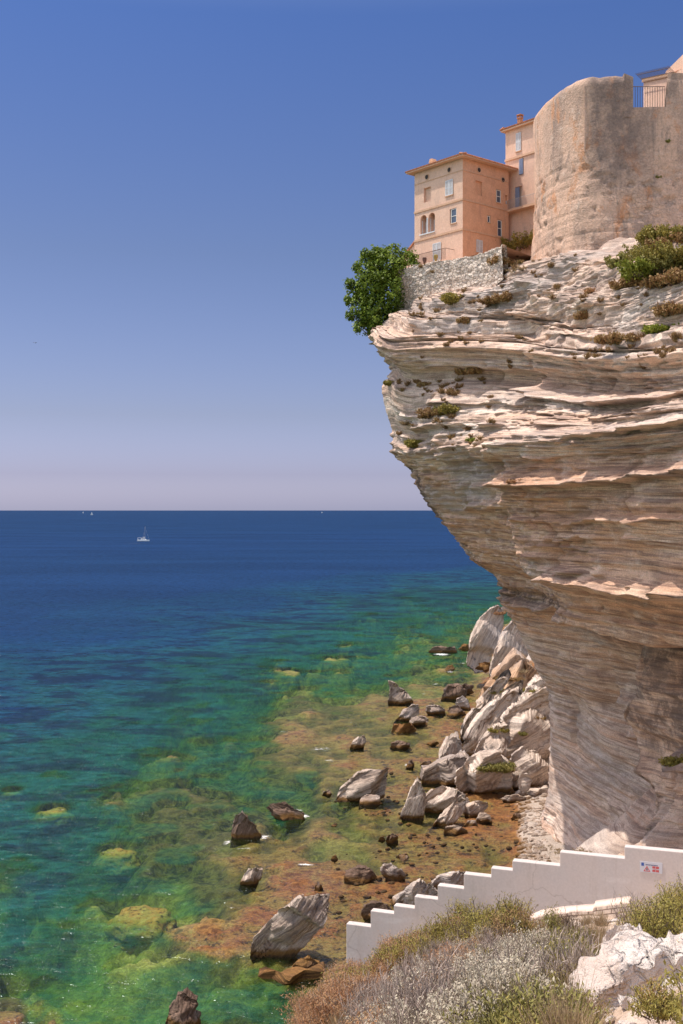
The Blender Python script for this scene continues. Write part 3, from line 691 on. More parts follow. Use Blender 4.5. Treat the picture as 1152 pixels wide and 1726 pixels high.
    if crag:
        dsp = dsp+crag*size*(0.10*(0.16-np.abs(fbm(V[:, 0]/size*2.2+off, V[:, 1]/size*2.2, V[:, 2]/size*2.2, 13, 4)))+0.05*(0.2-np.abs(fbm(V[:, 0]/size*7+off, V[:, 1]/size*7, V[:, 2]/size*7, 14, 3))))
    V = V+nrmv*dsp[:, None]
    V[:, 2] = np.where(V[:, 2] < -0.15*hei, -0.15*hei+(V[:, 2]+0.15*hei)*sink, V[:, 2])
    me = mesh(name, V, Fa, True)
    attr(me, 'bed', bed*(1.0 if size > 3 else 2.0)+off); attr(me, 'along', al+off)
    o = obj(name, me, mat or M_PALE, None, (c[0]*(1+0.30*T/D), D+T*0.30, c[1]+zc))
    o.rotation_euler = (0, 0, math.radians(spin))
    tag(o, label, cat, group)
    return o
B = boulder
B('boulder', [(420,1606),(424,1592),(450,1560),(500,1517),(530,1514),(556,1515),(553,1545),(540,1578),(520,1600),(498,1618),(470,1633),(440,1630),(426,1620)], 1622, 'largest leaning boulder near the stepped wall, pale ribbed layers tilted over its own shadow', M_GREY, 38, 0.85, 6, 0.85, 0.4, 1, D=88.0, lean=0.05)
B('pinnacle_rock', [(388,1432),(392,1400),(395,1378),(408,1369),(416,1376),(425,1394),(440,1412),(440,1424),(425,1436),(405,1440)], 1430, 'dark brown pointed rock standing in foam on the outer reef', M_BROWN, 70, 0.9, 5, 0.6, 2.0, 2)
B('boulder', [(447,1364),(455,1357),(475,1355),(495,1362),(512,1372),(512,1384),(490,1394),(465,1388),(452,1374)], 1390, 'flat dark brown rock with a white wave breaking on its right', M_BROWN, -15, 0.9, 5, 0.5, 1.8, 3)
B('boulder', [(404,1497),(407,1482),(418,1468),(432,1463),(443,1468),(438,1488),(428,1504),(410,1504)], 1502, 'small upright ribbed rock on the rusty reef left of the largest boulder', M_GREY, 60, 0.8, 4, 1.2, 1.0, 4)
B('boulder', [(567,1344),(580,1328),(606,1305),(625,1300),(655,1298),(652,1322),(648,1346),(625,1352),(600,1358),(575,1354)], 1356, 'broad pale boulder balanced over a narrow foot out on the reef', M_GREY, 22, 0.9, 6, 1.1, 0.6, 5, D=136.0)
B('rock_foot', [(604,1362),(608,1346),(618,1342),(640,1342),(642,1356),(630,1364)], 1362, 'low tan rock foot under the balanced pale boulder', M_TAN, 10, 1.0, 4, 0.6, 1.0, 6, cat='rock')
B('boulder', [(590,1263),(593,1252),(604,1243),(614,1240),(618,1252),(612,1266),(600,1270)], 1268, 'small dark ribbed rock alone in mid reef, tilted to the right', M_GREY, 40, 0.9, 4, 1.2, 1.0, 7)
B('fin_rock', [(653,1188),(658,1168),(656,1150),(668,1153),(685,1168),(697,1182),(699,1194),(685,1200),(665,1198)], 1198, 'pale fin shaped rock hooked to a point, farthest of the tall reef rocks', M_GREY, 50, 0.7, 5, 1.1, 0.8, 8, cat='boulder')
B('tilted_rock', [(662,1220),(680,1200),(697,1187),(706,1190),(708,1204),(695,1215),(672,1224)], 1224, 'tilted grey slab leaning behind the fin shaped rock', M_GREY, 38, 0.9, 5, 1.1, 0.8, 9, cat='boulder')
B('boulder', [(690,1219),(694,1210),(712,1208),(722,1212),(721,1224),(704,1230),(692,1228)], 1229, 'small flat grey rock lying on an orange ledge below the tilted slab', M_GREY, 5, 0.9, 4, 1.1, 0.8, 10)
B('reef_ledge', [(658,1238),(664,1224),(690,1218),(706,1232),(700,1240),(675,1244)], 1240, 'orange weedy ledge under the tilted grey slab', M_RUST, 12, 1.1, 4, 0.8, 1.2, 11, cat='rock')
B('boulder', [(718,1200),(720,1192),(735,1189),(750,1196),(752,1206),(738,1212),(722,1208)], 1210, 'rounded grey ribbed rock between the fin rock and the slump', M_GREY, -8, 0.9, 4, 1.2, 0.8, 12)
B('boulder', [(742,1182),(744,1164),(756,1156),(775,1155),(790,1168),(788,1180),(765,1188),(746,1188)], 1187, 'jagged dark brown rock in front of the far reef channel', M_BROWN, 75, 0.9, 5, 0.9, 1.8, 13)
B('boulder', [(774,1165),(778,1153),(788,1150),(800,1156),(799,1168),(788,1174)], 1176, 'small brown knob of rock against the foot of the far slabs', M_BROWN, 20, 0.9, 4, 0.8, 1.6, 14)
B('boulder', [(768,1188),(770,1178),(780,1173),(790,1180),(794,1196),(786,1206),(774,1202)], 1204, 'pale square block perched on brown rubble beside the slump', M_PALE, 20, 0.9, 4, 0.8, 0.6, 15)
B('boulder', [(752,1206),(758,1194),(772,1190),(786,1202),(790,1210),(770,1214)], 1212, 'dark brown rubble rock under the pale square block', M_BROWN, 15, 0.9, 4, 0.8, 1.4, 16)
B('boulder', [(657,1264),(660,1254),(676,1249),(692,1254),(694,1264),(676,1270)], 1267, 'low dark flat rock with a small foam patch behind it', M_BROWN, 3, 0.9, 4, 1.2, 0.9, 17)
B('tilted_rock', [(674,1378),(682,1358),(694,1330),(705,1315),(712,1322),(719,1345),(716,1372),(711,1400),(700,1404),(684,1394)], 1402, 'tall pale pinnacle slab standing upright at the edge of the slump', M_PALE, 68, 0.75, 5, 1.1, 0.9, 18, cat='boulder')
B('tilted_rock', [(714,1352),(730,1338),(748,1328),(775,1334),(790,1345),(792,1358),(770,1372),(745,1388),(722,1384),(716,1370)], 1386, 'pale bedded block wedged right behind the upright pinnacle slab', M_PALE, 40, 0.8, 5, 1.2, 0.7, 19, cat='boulder')
B('tilted_rock', [(720,1402),(730,1388),(752,1366),(776,1344),(786,1352),(784,1368),(766,1386),(742,1400),(728,1406)], 1405, 'narrow tilted slab with a yellow lichen spot beside the upright pinnacle', M_PALE, 46, 0.7, 5, 1.3, 0.7, 20, cat='boulder')
B('boulder', [(779,1372),(786,1360),(805,1352),(822,1352),(824,1362),(812,1376),(800,1386),(786,1382)], 1388, 'pale flat topped block lying on darker rubble right of the tilted slab', M_PALE, 24, 0.9, 5, 1.0, 0.7, 21)
B('boulder', [(800,1384),(812,1370),(826,1374),(832,1388),(818,1394)], 1394, 'brown shaded rock under the right end of the flat topped block', M_GREY, 10, 0.9, 4, 1.0, 1.0, 22)
B('boulder', [(782,1394),(790,1384),(802,1384),(806,1394),(795,1398)], 1398, 'small grey rock at the front of the flat topped block', M_GREY, 10, 0.9, 4, 1.0, 1.0, 23)
B('boulder', [(747,1404),(752,1397),(772,1394),(788,1402),(788,1410),(765,1414),(750,1411)], 1412, 'flat grey layered rock in front of the tilted slab', M_GREY, 0, 0.9, 4, 1.5, 0.8, 24)
B('boulder', [(650,1420),(652,1410),(662,1405),(672,1412),(672,1424),(662,1430),(653,1427)], 1428, 'round dark rock with a smaller one at its left, mid reef', M_BROWN, 30, 1.0, 4, 0.9, 1.4, 25)
B('boulder', [(637,1418),(641,1410),(647,1410),(650,1418),(644,1422)], 1421, 'very small dark rock at the left of the round dark rock', M_BROWN, 30, 1.0, 3, 0.9, 1.4, 26)
B('boulder', [(578,1484),(584,1473),(605,1464),(625,1466),(636,1480),(632,1492),(605,1498),(583,1496)], 1496, 'flat dark brown boulder lying left of the round ribbed boulder', M_BROWN, 4, 0.9, 5, 0.7, 0.9, 27)
B('boulder', [(641,1470),(645,1461),(658,1459),(674,1466),(684,1478),(682,1488),(666,1495),(650,1488)], 1494, 'rounded boulder with dark and white ribs above the stepped wall', M_GREY, -28, 0.9, 5, 1.6, 0.6, 28, bedw=1.2)
B('boulder', [(668,1447),(674,1440),(686,1440),(692,1447),(682,1452)], 1452, 'small rust coloured rock in shallow water above the ribbed boulder', M_RUST, 10, 0.9, 4, 1.0, 1.2, 29)
B('boulder', [(557,1450),(560,1442),(567,1443),(571,1451),(564,1455)], 1455, 'small brown stone in shallow water left of the rust coloured rock', M_BROWN, 10, 0.9, 3, 1.0, 1.2, 30)
B('boulder', [(660,1530),(672,1512),(690,1496),(710,1487),(728,1494),(740,1506),(738,1524),(705,1540),(670,1542)], 1548, 'pale ribbed boulder directly behind the middle steps of the wall', M_PALE, 50, 0.9, 5, 1.4, 0.6, 31)
B('boulder', [(728,1494),(742,1478),(765,1470),(792,1470),(800,1490),(790,1504),(745,1506)], 1512, 'pinkish ribbed boulder behind the wall, right of the pale ribbed one', M_PALE, 30, 0.9, 5, 1.4, 0.6, 32)
B('boulder', [(606,1545),(612,1532),(632,1525),(655,1530),(668,1544),(650,1556),(615,1558)], 1560, 'brown weedy rock behind the low end of the stepped wall', M_BROWN, 15, 0.9, 5, 1.0, 1.2, 33)
B('boulder', [(678,1502),(684,1497),(702,1496),(712,1504),(700,1512),(684,1510)], 1513, 'low brown rock just left of the pale ribbed boulder', M_BROWN, 10, 0.9, 4, 1.0, 1.2, 34)
B('boulder', [(276,1740),(286,1705),(298,1686),(312,1678),(330,1690),(338,1715),(342,1745),(310,1755)], 1750, 'jagged brown rock rising from green water at the bottom edge', M_BROWN, 60, 1.0, 5, 0.7, 2.0, 35)
B('reef_ledge', [(434,1654),(445,1647),(480,1643),(520,1643),(545,1647),(548,1655),(510,1661),(450,1661)], 1661, 'rust coloured weedy ledge in front of the largest boulder', M_RUST, 3, 1.6, 5, 0.3, 0.8, 36, cat='rock', crag=0.1)
B('reef_ledge', [(490,1632),(498,1622),(520,1616),(540,1620),(536,1632),(510,1636)], 1637, 'small orange ledge in the shadow of the largest boulder', M_RUST, 10, 1.0, 4, 0.9, 1.3, 37, cat='rock')
B('spire_rock', [(529,1504),(532,1494),(536,1486),(541,1492),(546,1502),(540,1507)], 1506, 'tiny brown spire of rock on the reef above the largest boulder', M_BROWN, 70, 1.0, 4, 0.8, 1.8, 38, cat='rock')
B('boulder', [(543,1342),(546,1334),(555,1333),(561,1339),(556,1345)], 1345, 'small black rock in foam left of the balanced boulder', M_BROWN, 10, 1.0, 4, 0.8, 1.5, 39)
B('boulder', [(684,1296),(688,1286),(694,1281),(699,1288),(697,1298)], 1299, 'small dark rock with white water left of the slump foot', M_BROWN, 70, 1.0, 4, 0.8, 1.5, 40)
B('boulder', [(708,1292),(714,1285),(726,1284),(730,1292),(720,1297)], 1297, 'low dark rock between the white water and the slump foot', M_BROWN, 10, 1.0, 4, 0.8, 1.5, 41)
B('boulder', [(718,1256),(722,1252),(738,1250),(742,1255),(730,1259)], 1259, 'thin flat rock awash in front of the upright pale pinnacle ledge', M_BROWN, 3, 1.2, 4, 1.0, 1.2, 42)
B('boulder', [(845,1348),(852,1341),(870,1340),(888,1345),(890,1354),(866,1359),(850,1356)], 1360, 'long low grey rock in the cove below the shaded overhang', M_GREY, -4, 0.9, 4, 1.3, 0.8, 43)
B('boulder', [(866,1346),(876,1336),(900,1334),(926,1330),(932,1344),(905,1352),(880,1352)], 1354, 'pale broken rock against the cliff foot in the cove', M_PALE, 6, 0.9, 4, 1.2, 0.9, 44)
B('boulder', [(898,1356),(902,1351),(914,1350),(920,1356),(910,1361)], 1362, 'small grey rock at the edge of the pebble beach', M_GREY, 5, 0.9, 4, 1.2, 0.8, 45)
B('boulder', [(860,1380),(866,1372),(878,1373),(884,1381),(876,1388),(864,1386)], 1388, 'black rock alone in the brown shallows by the pebble beach', M_BROWN, 10, 0.9, 4, 1.2, 1.0, 46)
B('reef_ledge', [(722,1100),(728,1092),(748,1089),(770,1093),(774,1102),(750,1106),(730,1105)], 1105, 'low dark rock awash off the far white blocks', M_BROWN, 3, 1.0, 4, 1.0, 1.3, 47, cat='rock')
B('reef_ledge', [(772,1094),(780,1086),(796,1086),(798,1096),(784,1098)], 1099, 'low orange rock touching the far white block', M_RUST, 3, 1.0, 4, 1.0, 1.3, 48, cat='rock')
B('reef_ledge', [(750,1130),(754,1122),(764,1120),(769,1128),(760,1134)], 1133, 'small orange rock with a ring of foam in the far channel', M_RUST, 10, 1.0, 4, 1.0, 1.3, 49, cat='rock')
# the far white blocks
B('block_rock', [(787,1112),(793,1080),(806,1048),(828,1026),(842,1020),(850,1030),(848,1060),(836,1092),(820,1122),(800,1122)], 1122, 'huge smooth white block leaning at the far water edge', M_PALE, 62, 0.7, 6, 0.5, 0.5, 50, cat='boulder', square=0.5, D=225)
B('block_rock', [(824,1130),(830,1100),(846,1065),(866,1045),(885,1060),(892,1100),(880,1135),(850,1148),(832,1142)], 1148, 'broad white block half hidden behind the cliff, right of the leaning block', M_PALE, 60, 0.8, 6, 0.6, 0.6, 51, cat='boulder', D=212)
B('boulder', [(826,1152),(830,1128),(848,1118),(868,1122),(872,1142),(850,1156)], 1158, 'broken pale rocks at the foot of the broad white block', M_PALE, 40, 0.9, 5, 1.1, 1.1, 52, D=205)
B('reef_ledge', [(800,1128),(806,1118),(826,1116),(836,1126),(820,1134)], 1136, 'brown weedy ledge below the huge white block', M_RUST, 5, 1.0, 4, 1.0, 1.3, 53, cat='rock', D=220)
# the slumped slabs
B('slumped_rock', [(738,1284),(742,1262),(756,1242),(772,1238),(780,1256),(778,1278),(762,1290),(744,1290)], 1292, 'upright pale triangular slab at the seaward edge of the slump', M_PALE, 62, 0.8, 5, 1.0, 0.6, 54, cat='boulder', D=152, lean=0.65)
B('slumped_rock', [(708,1316),(714,1304),(738,1290),(766,1280),(790,1278),(800,1292),(792,1312),(770,1322),(730,1328),(712,1325)], 1328, 'grey bedded slab sloping into the water under the slump', M_GREY, 28, 0.9, 5, 1.3, 0.7, 55, cat='boulder', D=144, lean=0.65)
B('slump_boulder', [(764,1318),(768,1300),(786,1284),(812,1274),(840,1272),(860,1290),(866,1312),(862,1330),(835,1338),(800,1340),(775,1334)], 1340, 'big rounded cream boulder with green bushes on top, in front of the slump', M_PALE, 8, 0.9, 6, 0.9, 0.6, 56, cat='boulder', D=139, lean=0.45)
B('slumped_rock', [(836,1262),(838,1235),(860,1200),(895,1170),(925,1150),(950,1170),(945,1250),(940,1320),(905,1336),(880,1320),(862,1285),(845,1278)], 1336, 'massive slumped block with an orange shaded underside against the cliff foot', M_PALE, 32, 0.9, 6, 1.0, 0.5, 57, cat='boulder', D=150, lean=0.25)
B('slumped_rock', [(772,1280),(776,1258),(800,1225),(840,1180),(868,1158),(888,1150),(884,1176),(852,1214),(836,1240),(838,1266),(810,1286),(786,1292)], 1290, 'long pale slab running diagonally up the slump, nearest of the three', M_PALE, 48, 0.8, 6, 1.3, 0.6, 58, cat='boulder', D=160, lean=0.65)
B('slumped_rock', [(768,1256),(780,1224),(806,1186),(846,1138),(862,1128),(868,1140),(840,1180),(806,1220),(784,1254)], 1262, 'thin pale slab edge behind the nearest diagonal slab', M_PALE, 52, 0.8, 6, 1.3, 0.6, 59, cat='boulder', D=170, lean=0.65)
B('slumped_rock', [(786,1222),(796,1196),(812,1170),(838,1138),(872,1100),(890,1110),(930,1165),(900,1180),(860,1168),(826,1196),(800,1224)], 1226, 'grassy brown backed slab at the top of the slump under the cliff', M_TAN, 46, 0.9, 6, 0.9, 0.7, 60, cat='boulder', D=182, lean=0.9)
B('boulder', [(874,1322),(878,1306),(888,1302),(896,1314),(892,1330),(880,1336)], 1336, 'small cream block wedged between the rounded boulder and the shaded underside', M_PALE, 20, 0.9, 4, 0.8, 0.8, 61, D=137)
B('slumped_rock', [(858,1300),(862,1276),(880,1262),(905,1268),(925,1290),(926,1330),(890,1342),(866,1330)], 1342, 'low pale block jammed between the rounded boulder and the cliff', M_PALE, 35, 0.9, 5, 1.0, 0.6, 62, cat='boulder', D=142, lean=0.3)
B('slumped_rock', [(800,1268),(812,1246),(836,1226),(858,1222),(862,1250),(846,1274),(820,1282)], 1284, 'pale slab filling the gap above the big rounded cream boulder', M_PALE, 44, 0.9, 5, 1.2, 0.6, 63, cat='boulder', D=147, lean=0.6)
B('slumped_rock', [(880,1180),(898,1148),(920,1140),(940,1160),(935,1200),(905,1210)], 1214, 'pale grassy block under the cliff at the top of the slump', M_PALE, 40, 0.9, 5, 1.0, 0.6, 64, cat='boulder', D=165, lean=0.6)
# rubble on the little beach and loose stones in the shallows
rgr = np.random.default_rng(8); Vr_, Fr_, Br_, nr_ = [], [], [], 0
V0, F0 = ico(2)
for k in range(620):
    if k < 430: px, py = rgr.uniform(856, 925), rgr.uniform(1335, 1450)
    else: px, py = rgr.uniform(560, 870), rgr.uniform(1300, 1560)
    if k < 430 and px < 868+10*rgr.random() and py > 1360: continue
    c_ = sea(px, py, 0.0); iy_, ix_ = int(np.argmin(abs(ys-c_[1]))), int(np.argmin(abs(xs-c_[0]))); c_ = sea(px, py, max(0.0, -dep2[iy_, ix_])); iy_, ix_ = int(np.argmin(abs(ys-c_[1]))), int(np.argmin(abs(xs-c_[0]))); c_[2] = max(0.0, -dep2[iy_, ix_]); r_ = rgr.uniform(0.10, 0.42)**1.0*(1 if k < 430 else 0.8)
    q = V0*np.array((r_, r_*rgr.uniform(.6, 1), r_*rgr.uniform(.4, .8))); q = q*(1+0.35*(_h(np.round(V0[:, 0]*2), np.round(V0[:, 1]*2), np.round(V0[:, 2]*2), k)-0.5))[:, None]
    Vr_.append(q+np.array((c_[0], c_[1], c_[2]-0.02))); Fr_.append(F0+nr_); nr_ += len(q); Br_.append(np.full(len(q), rgr.random()*40))
me = mesh('beach_rubble', np.concatenate(Vr_), np.concatenate(Fr_), False); attr(me, 'bed', np.concatenate(Br_)); attr(me, 'along', np.concatenate(Br_))
tag(obj('beach_rubble', me, M_GREY), 'loose stones on the small beach at the cliff foot and in the shallows', None, None, 'stuff')
# rocks lying under water off the reef
for px, py, rx, ry, lab in [(196,1430,40,14,'olive rock dome under clear green water, left of the dark pinnacle'),(236,1532,62,24,'largest submerged rock, yellow olive, left of the reef edge'),(88,1362,36,11,'pale olive rock under water near the left edge'),(20,1330,20,5,'small olive rock under water at the left edge')]:
    c_ = sea(px, py)
    poly = [(px+rx*math.cos(a)*(1+0.18*vn(a*1.3, rx, 0, 9)), py+ry*math.sin(a)*0.9) for a in np.linspace(0, 2*math.pi, 14, endpoint=False)]
    w_ = rx/F*c_[1]
    V0, Fa = ico(5)
    V = V0*np.array((w_, ry*c_[1]**2/(F*CAM_H), 1.5))
    V = V*(1+0.22*fbm(V0[:, 0]*2+px, V0[:, 1]*2, V0[:, 2]*2, 91, 4))[:, None]
    V[:, 2] = np.minimum(V[:, 2], 1.18)+0.10*fbm(V[:, 0]*1.2, V[:, 1]*1.2, px, 92, 3)
    me = mesh('submerged_rock', V, Fa); attr(me, 'bed', V[:, 2]*2+V[:, 0]*.4); attr(me, 'along', V[:, 0])
    tag(obj('submerged_rock', me, M_OLIVE, None, (c_[0], c_[1], -1.75)), lab, 'rock')
# ================================================================ CITADEL, HOUSES, TERRACE
def stucco(name, base, alt, dark, scale=0.5, stain=0.5, bump=0.25, brick=0.0):
    m, t = newmat(name); P = t.pos()
    n1 = t.noise(P, scale, 6, 0.65); n2 = t.noise(t.map(P, (1, 1, 0.22)), scale*2.2, 5, 0.7, 0.5); n3 = t.noise(P, 6.0, 5, 0.7); n4 = t.noise(P, 1.6, 6, 0.7)
    c = t.mix(t.rng(n1, 0.42, 0.66), (*base, 1), (*alt, 1))
    c = t.mix(t.math('MULTIPLY', t.rng(n2, 0.52, 0.72), stain), c, (*dark, 1))
    c = t.mix(t.math('MULTIPLY', t.rng(n4, 0.5, 0.72), 0.35*min(1, stain*1.6)), c, tuple(min(1, 1.25*b) for b in base))
    f = t.rng(n3, 0.25, 0.75, 0.90, 1.10); c = t.mix(1.0, c, t.comb(f, f, f), 'MULTIPLY')
    nrm = t.bump(t.math('ADD', n3, t.math('MULTIPLY', n4, 0.8)), bump, 0.12)
    t.out(t.pbsdf(c, 0.92, nrm, 0.12)); return m
m, t = newmat('old_rendered_masonry'); P = t.pos()
n1 = t.noise(P, 0.16, 6, 0.62); n2 = t.noise(t.map(P, (1, 1, 0.25)), 0.55, 6, 0.7, 0.6); n3 = t.noise(P, 5.0, 6, 0.75); n4 = t.noise(P, 0.9, 6, 0.7); n5 = t.noise(t.map(P, (1, 1, 0.5), (7, 3, 1)), 0.42, 5, 0.68, 0.5)
c = t.mix(t.rng(n1, 0.40, 0.60), (0.71, 0.48, 0.36, 1), (0.55, 0.385, 0.30, 1))
c = t.mix(t.math('MULTIPLY', t.rng(n2, 0.50, 0.66), 0.75), c, (0.31, 0.235, 0.20, 1))
c = t.mix(t.math('MULTIPLY', t.rng(n5, 0.54, 0.64), 0.85), c, (0.60, 0.30, 0.165, 1))
c = t.mix(t.math('MULTIPLY', t.rng(n4, 0.54, 0.70), 0.55), c, (0.76, 0.60, 0.50, 1))
sp_ = t.n('SeparateXYZ'); t.set(sp_.inputs[0], P)
band = t.math('MULTIPLY', t.math('MULTIPLY', t.rng(sp_.outputs[0], 22.2, 23.2), t.rng(sp_.outputs[0], 29.5, 26.5)), t.rng(sp_.outputs[2], 62.5, 69.0))
c = t.mix(t.math('MULTIPLY', band, t.rng(n4, 0.34, 0.58, 0.35, 0.8)), c, (0.20, 0.155, 0.14, 1))
c = t.mix(t.rng(n3, 0.62, 0.72), c, (0.24, 0.16, 0.12, 1))
f = t.rng(n3, 0.25, 0.75, 0.74, 1.20); c = t.mix(1.0, c, t.comb(f, f, f), 'MULTIPLY')
sv_ = t.vor(t.map(P, (1, 1, 1.7)), 2.1, 'DISTANCE_TO_EDGE')
jm_ = t.math('MULTIPLY', t.rng(sv_, 0.0, 0.07, 1, 0), t.math('MULTIPLY', t.rng(n4, 0.40, 0.56), t.rng(sp_.outputs[2], 72.0, 64.0)))
c = t.mix(t.math('MULTIPLY', jm_, 0.16), c, (0.30, 0.21, 0.165, 1))
t.out(t.pbsdf(c, 0.95, t.bump(t.math('SUBTRACT', t.math('ADD', n3, t.math('MULTIPLY', n4, 1.2)), t.math('MULTIPLY', jm_, 0.35)), 1.0, 0.16), 0.1)); M_BAST = m
M_HOUSEL = stucco('pale_peach_render', (0.70, 0.475, 0.365), (0.65, 0.43, 0.325), (0.52, 0.36, 0.295), 0.7, 0.65, 0.3)
M_HOUSER = stucco('orange_bounce_render', (0.66, 0.38, 0.245), (0.60, 0.34, 0.215), (0.49, 0.29, 0.21), 0.7, 0.6, 0.25)  # shaded house side: warm bounced light put into the render colour
M_TRIM = stucco('moulding_render', (0.60, 0.39, 0.27), (0.55, 0.35, 0.24), (0.42, 0.28, 0.20), 1.0, 0.3, 0.2)
M_TILE = plain('terracotta_tile', (0.46, 0.20, 0.11), 0.85, 0.3, 4.0, 0.15)
M_SHUT = plain('pale_grey_shutter', (0.62, 0.63, 0.66), 0.6, 0.06, 5)
M_SHUTB = plain('blue_grey_shutter', (0.22, 0.27, 0.40), 0.6, 0.1, 5)
M_FRAME = plain('white_window_frame', (0.70, 0.69, 0.66), 0.5, 0.05, 5)
M_GLASS = plain('dark_window_glass', (0.05, 0.07, 0.12), 0.08, 0.2, 2, 0.6)
M_DARK = plain('dark_opening', (0.05, 0.04, 0.04), 0.9, 0.1, 2)
M_IRON = plain('rusty_iron', (0.13, 0.085, 0.07), 0.7, 0.3, 12, 0.3)
M_IRONL = plain('pale_iron', (0.42, 0.38, 0.36), 0.6, 0.15, 12, 0.3)
# ---------------- bastion: rounded wall with a battered base, an embrasure and a parapet
plan = [(60.0,104.6),(45,104.4),(36.6,104.2),(32.0,104.0),(29.4,103.9),(26.5,104.0),(24.4,104.1),(22.7,104.5),(21.6,105.5),(20.65,107.2),(19.95,109.3),(19.55,111.5),(19.4,114.0),(19.6,116.2),(20.4,118.4),(22.2,120.4),(25.0,121.8),(30,122.5),(60,122.5)]
plan = np.array(plan)
pl = np.concatenate(([0], np.cumsum(np.hypot(*np.diff(plan, axis=0).T))))
pu = np.arange(0, pl[-1], 0.16)
# smooth the corners by averaging
px_ = np.interp(pu, pl, plan[:, 0]); py_ = np.interp(pu, pl, plan[:, 1])
kern = np.ones(13)/13
pxs = np.convolve(np.pad(px_, 6, 'edge'), kern, 'valid'); pys = np.convolve(np.pad(py_, 6, 'edge'), kern, 'valid')
zs = np.arange(52.0, 75.0, 0.16)
ZB, XB = np.meshgrid(zs, pxs, indexing='ij'); YB = np.meshgrid(zs, pys, indexing='ij')[1]; UB = np.meshgrid(zs, pu, indexing='ij')[1]
tx = np.gradient(pxs); ty = np.gradient(pys); ll = np.hypot(tx, ty)
nxb = -(-ty/ll); nyb = -(tx/ll)
# outward = left of travel; travel runs right to left along the front so outward is -y there
nx_b = np.where(True, ty/ll, 0)*-1; ny_b = tx/ll
batter = 0.16*np.maximum(66-ZB, 0)*0.35
er = 0.10*fbm(XB/1.4, YB/1.4, ZB/1.4, 201, 4)*sstep(72, 62, ZB)+0.10*fbm(XB/5, YB/5, ZB/5, 202, 3)
er -= 0.085*sstep(0.78, 0.95, np.abs(2*((ZB/0.42)%1)-1))*sstep(-0.35, 0.15, fbm(XB/3.5, YB/3.5, ZB/3.5, 206, 3))*sstep(71, 67, ZB)
er -= 0.22*sstep(0.30, 0.55, fbm(XB/0.8, YB/0.8, ZB/0.8, 203, 3))*sstep(70, 63, ZB)*sstep(0.0, 0.35, fbm(XB/4, YB/4, ZB/4, 204, 2)+0.25)
rnd = -0.9*(1-np.sqrt(np.clip(1-((ZB-74.0)/1.0).clip(0, 1)**2, 0, 1)))
off = batter+er+rnd
BX = XB+nx_b[None, :]*off; BY = YB+ny_b[None, :]*off
# embrasure: push the wall top down between x=26.6 and x=31.2
notchL = 26.65; notchR = 29.5
bm_z = ZB+0.10*fbm(XB/1.5, YB/1.5, 0, 205, 3)*sstep(73, 75, ZB)
front = (BY < 106)
sill = 71.95
inn = front & (XB > notchL) & (XB < notchR+0.28*(ZB-sill).clip(0, 9)*0.35)
keep = ~inn | (ZB < sill)
Fq = grid_faces(*ZB.shape)
kf = keep.ravel()[Fq].all(1)
V = np.stack([BX, BY, bm_z], -1).reshape(-1, 3)
bast = empty('citadel_bastion', (24, 110, 58))
tag(bast, 'tall round cornered citadel bastion of weathered peach render rising above the cliff', 'bastion')
M_inv = np.array((24, 110, 58))
def tomesh(name, V, Fc, mat, parent=None, org=None, smooth=True):
    if org is not None: V = np.asarray(V, float)-np.asarray(org, float)
    return obj(name, mesh(name, V, Fc, smooth), mat, parent)
tomesh('wall', V, Fq[kf], M_BAST, bast, M_inv)
# thickness: inner faces of the parapet, embrasure cheeks and the walkway
mb = MB()
mb.box(notchL-4.3, notchL+0.02, 104.75, 108.5, 68, 74.1)                 # mass behind the left merlon
mb.box(21.6, 26.0, 105.8, 120.5, 68, 74.0)
mb.box(notchL-1.5, 60, 104.55, 106.2, 66, sill-0.01)               # sill
mb.prism([(notchL, sill-1), (notchL+0.02, sill-1), (notchL+0.02, 74.6), (notchL-0.8, 74.95), (notchL-0.8, sill-1)], 104.02, 106.2)
cheek = np.array([(notchR+0.05, 104.05, sill-0.02), (notchR+0.35, 104.05, 75), (notchR+3, 104.05, 75), (notchR+3, 104.05, sill-.02)])
cb = cheek+np.array((0.9, 2.2, 0)); cb[2:, 0] += 0
mb.add(np.concatenate([cheek+np.array((0, .06, 0)), cb]), [(0, 1, 2, 3), (7, 6, 5, 4), (1, 0, 4, 5), (2, 1, 5, 6)])
mb.build('parapet', M_BAST, bast, loc=tuple(-M_inv))
r_ = MB()
zr = at(1100, 146, 104.8)[2]
x0, x1 = at(1066, 150, 104.8)[0], at(1121, 150, 104.8)[0]
r_.tube([(x0, 104.8, zr), (x1, 104.8, zr)], 0.035, 5)
for x in np.linspace(x0+0.05, x1, 14): r_.tube([(x, 104.8, sill-0.05), (x, 104.8, zr)], 0.022, 4)
r_.build('railing', M_IRON, bast, loc=tuple(-M_inv))
# ---------------- the building beyond the embrasure, with a spiked iron guard
gate = empty('gatehouse', (31, 108, 72)); tag(gate, 'sunlit peach guardhouse wall seen through the embrasure beyond the bastion', 'building')
go_ = np.array((31, 108, 72.0))
A = np.array((at(1085, 135, 112.5)[0], 112.5)); Bp = np.array((at(1141, 125, 107.0)[0], 107.0))
dA = (Bp-A)/np.linalg.norm(Bp-A); nA = np.array((-dA[1], dA[0]))
ztA = at(1085, 133, 112.5)[2]; ztB = at(1141, 121, 107.0)[2]; LA = np.linalg.norm(Bp-A)
M = xform(A, dA, nA)
mb = MB(); mb.prism([(0, 66), (LA+3, 66), (LA+3, ztB), (LA, ztB), (0, ztA)], 0, 5, M); mb.build('wall', M_HOUSEL, gate, loc=tuple(-go_))
uB = LA-2.4; z0u = ztA+(ztB-ztA)*uB/LA
mb = MB(); mb.prism([(uB, z0u), (LA+4, ztB-0.3), (LA+4, ztB+1.5), (LA+0.6, ztB+1.5), (uB, z0u+0.35)], 0.35, 5.2, M); mb.build('upper_storey', M_HOUSEL, gate, loc=tuple(-go_))
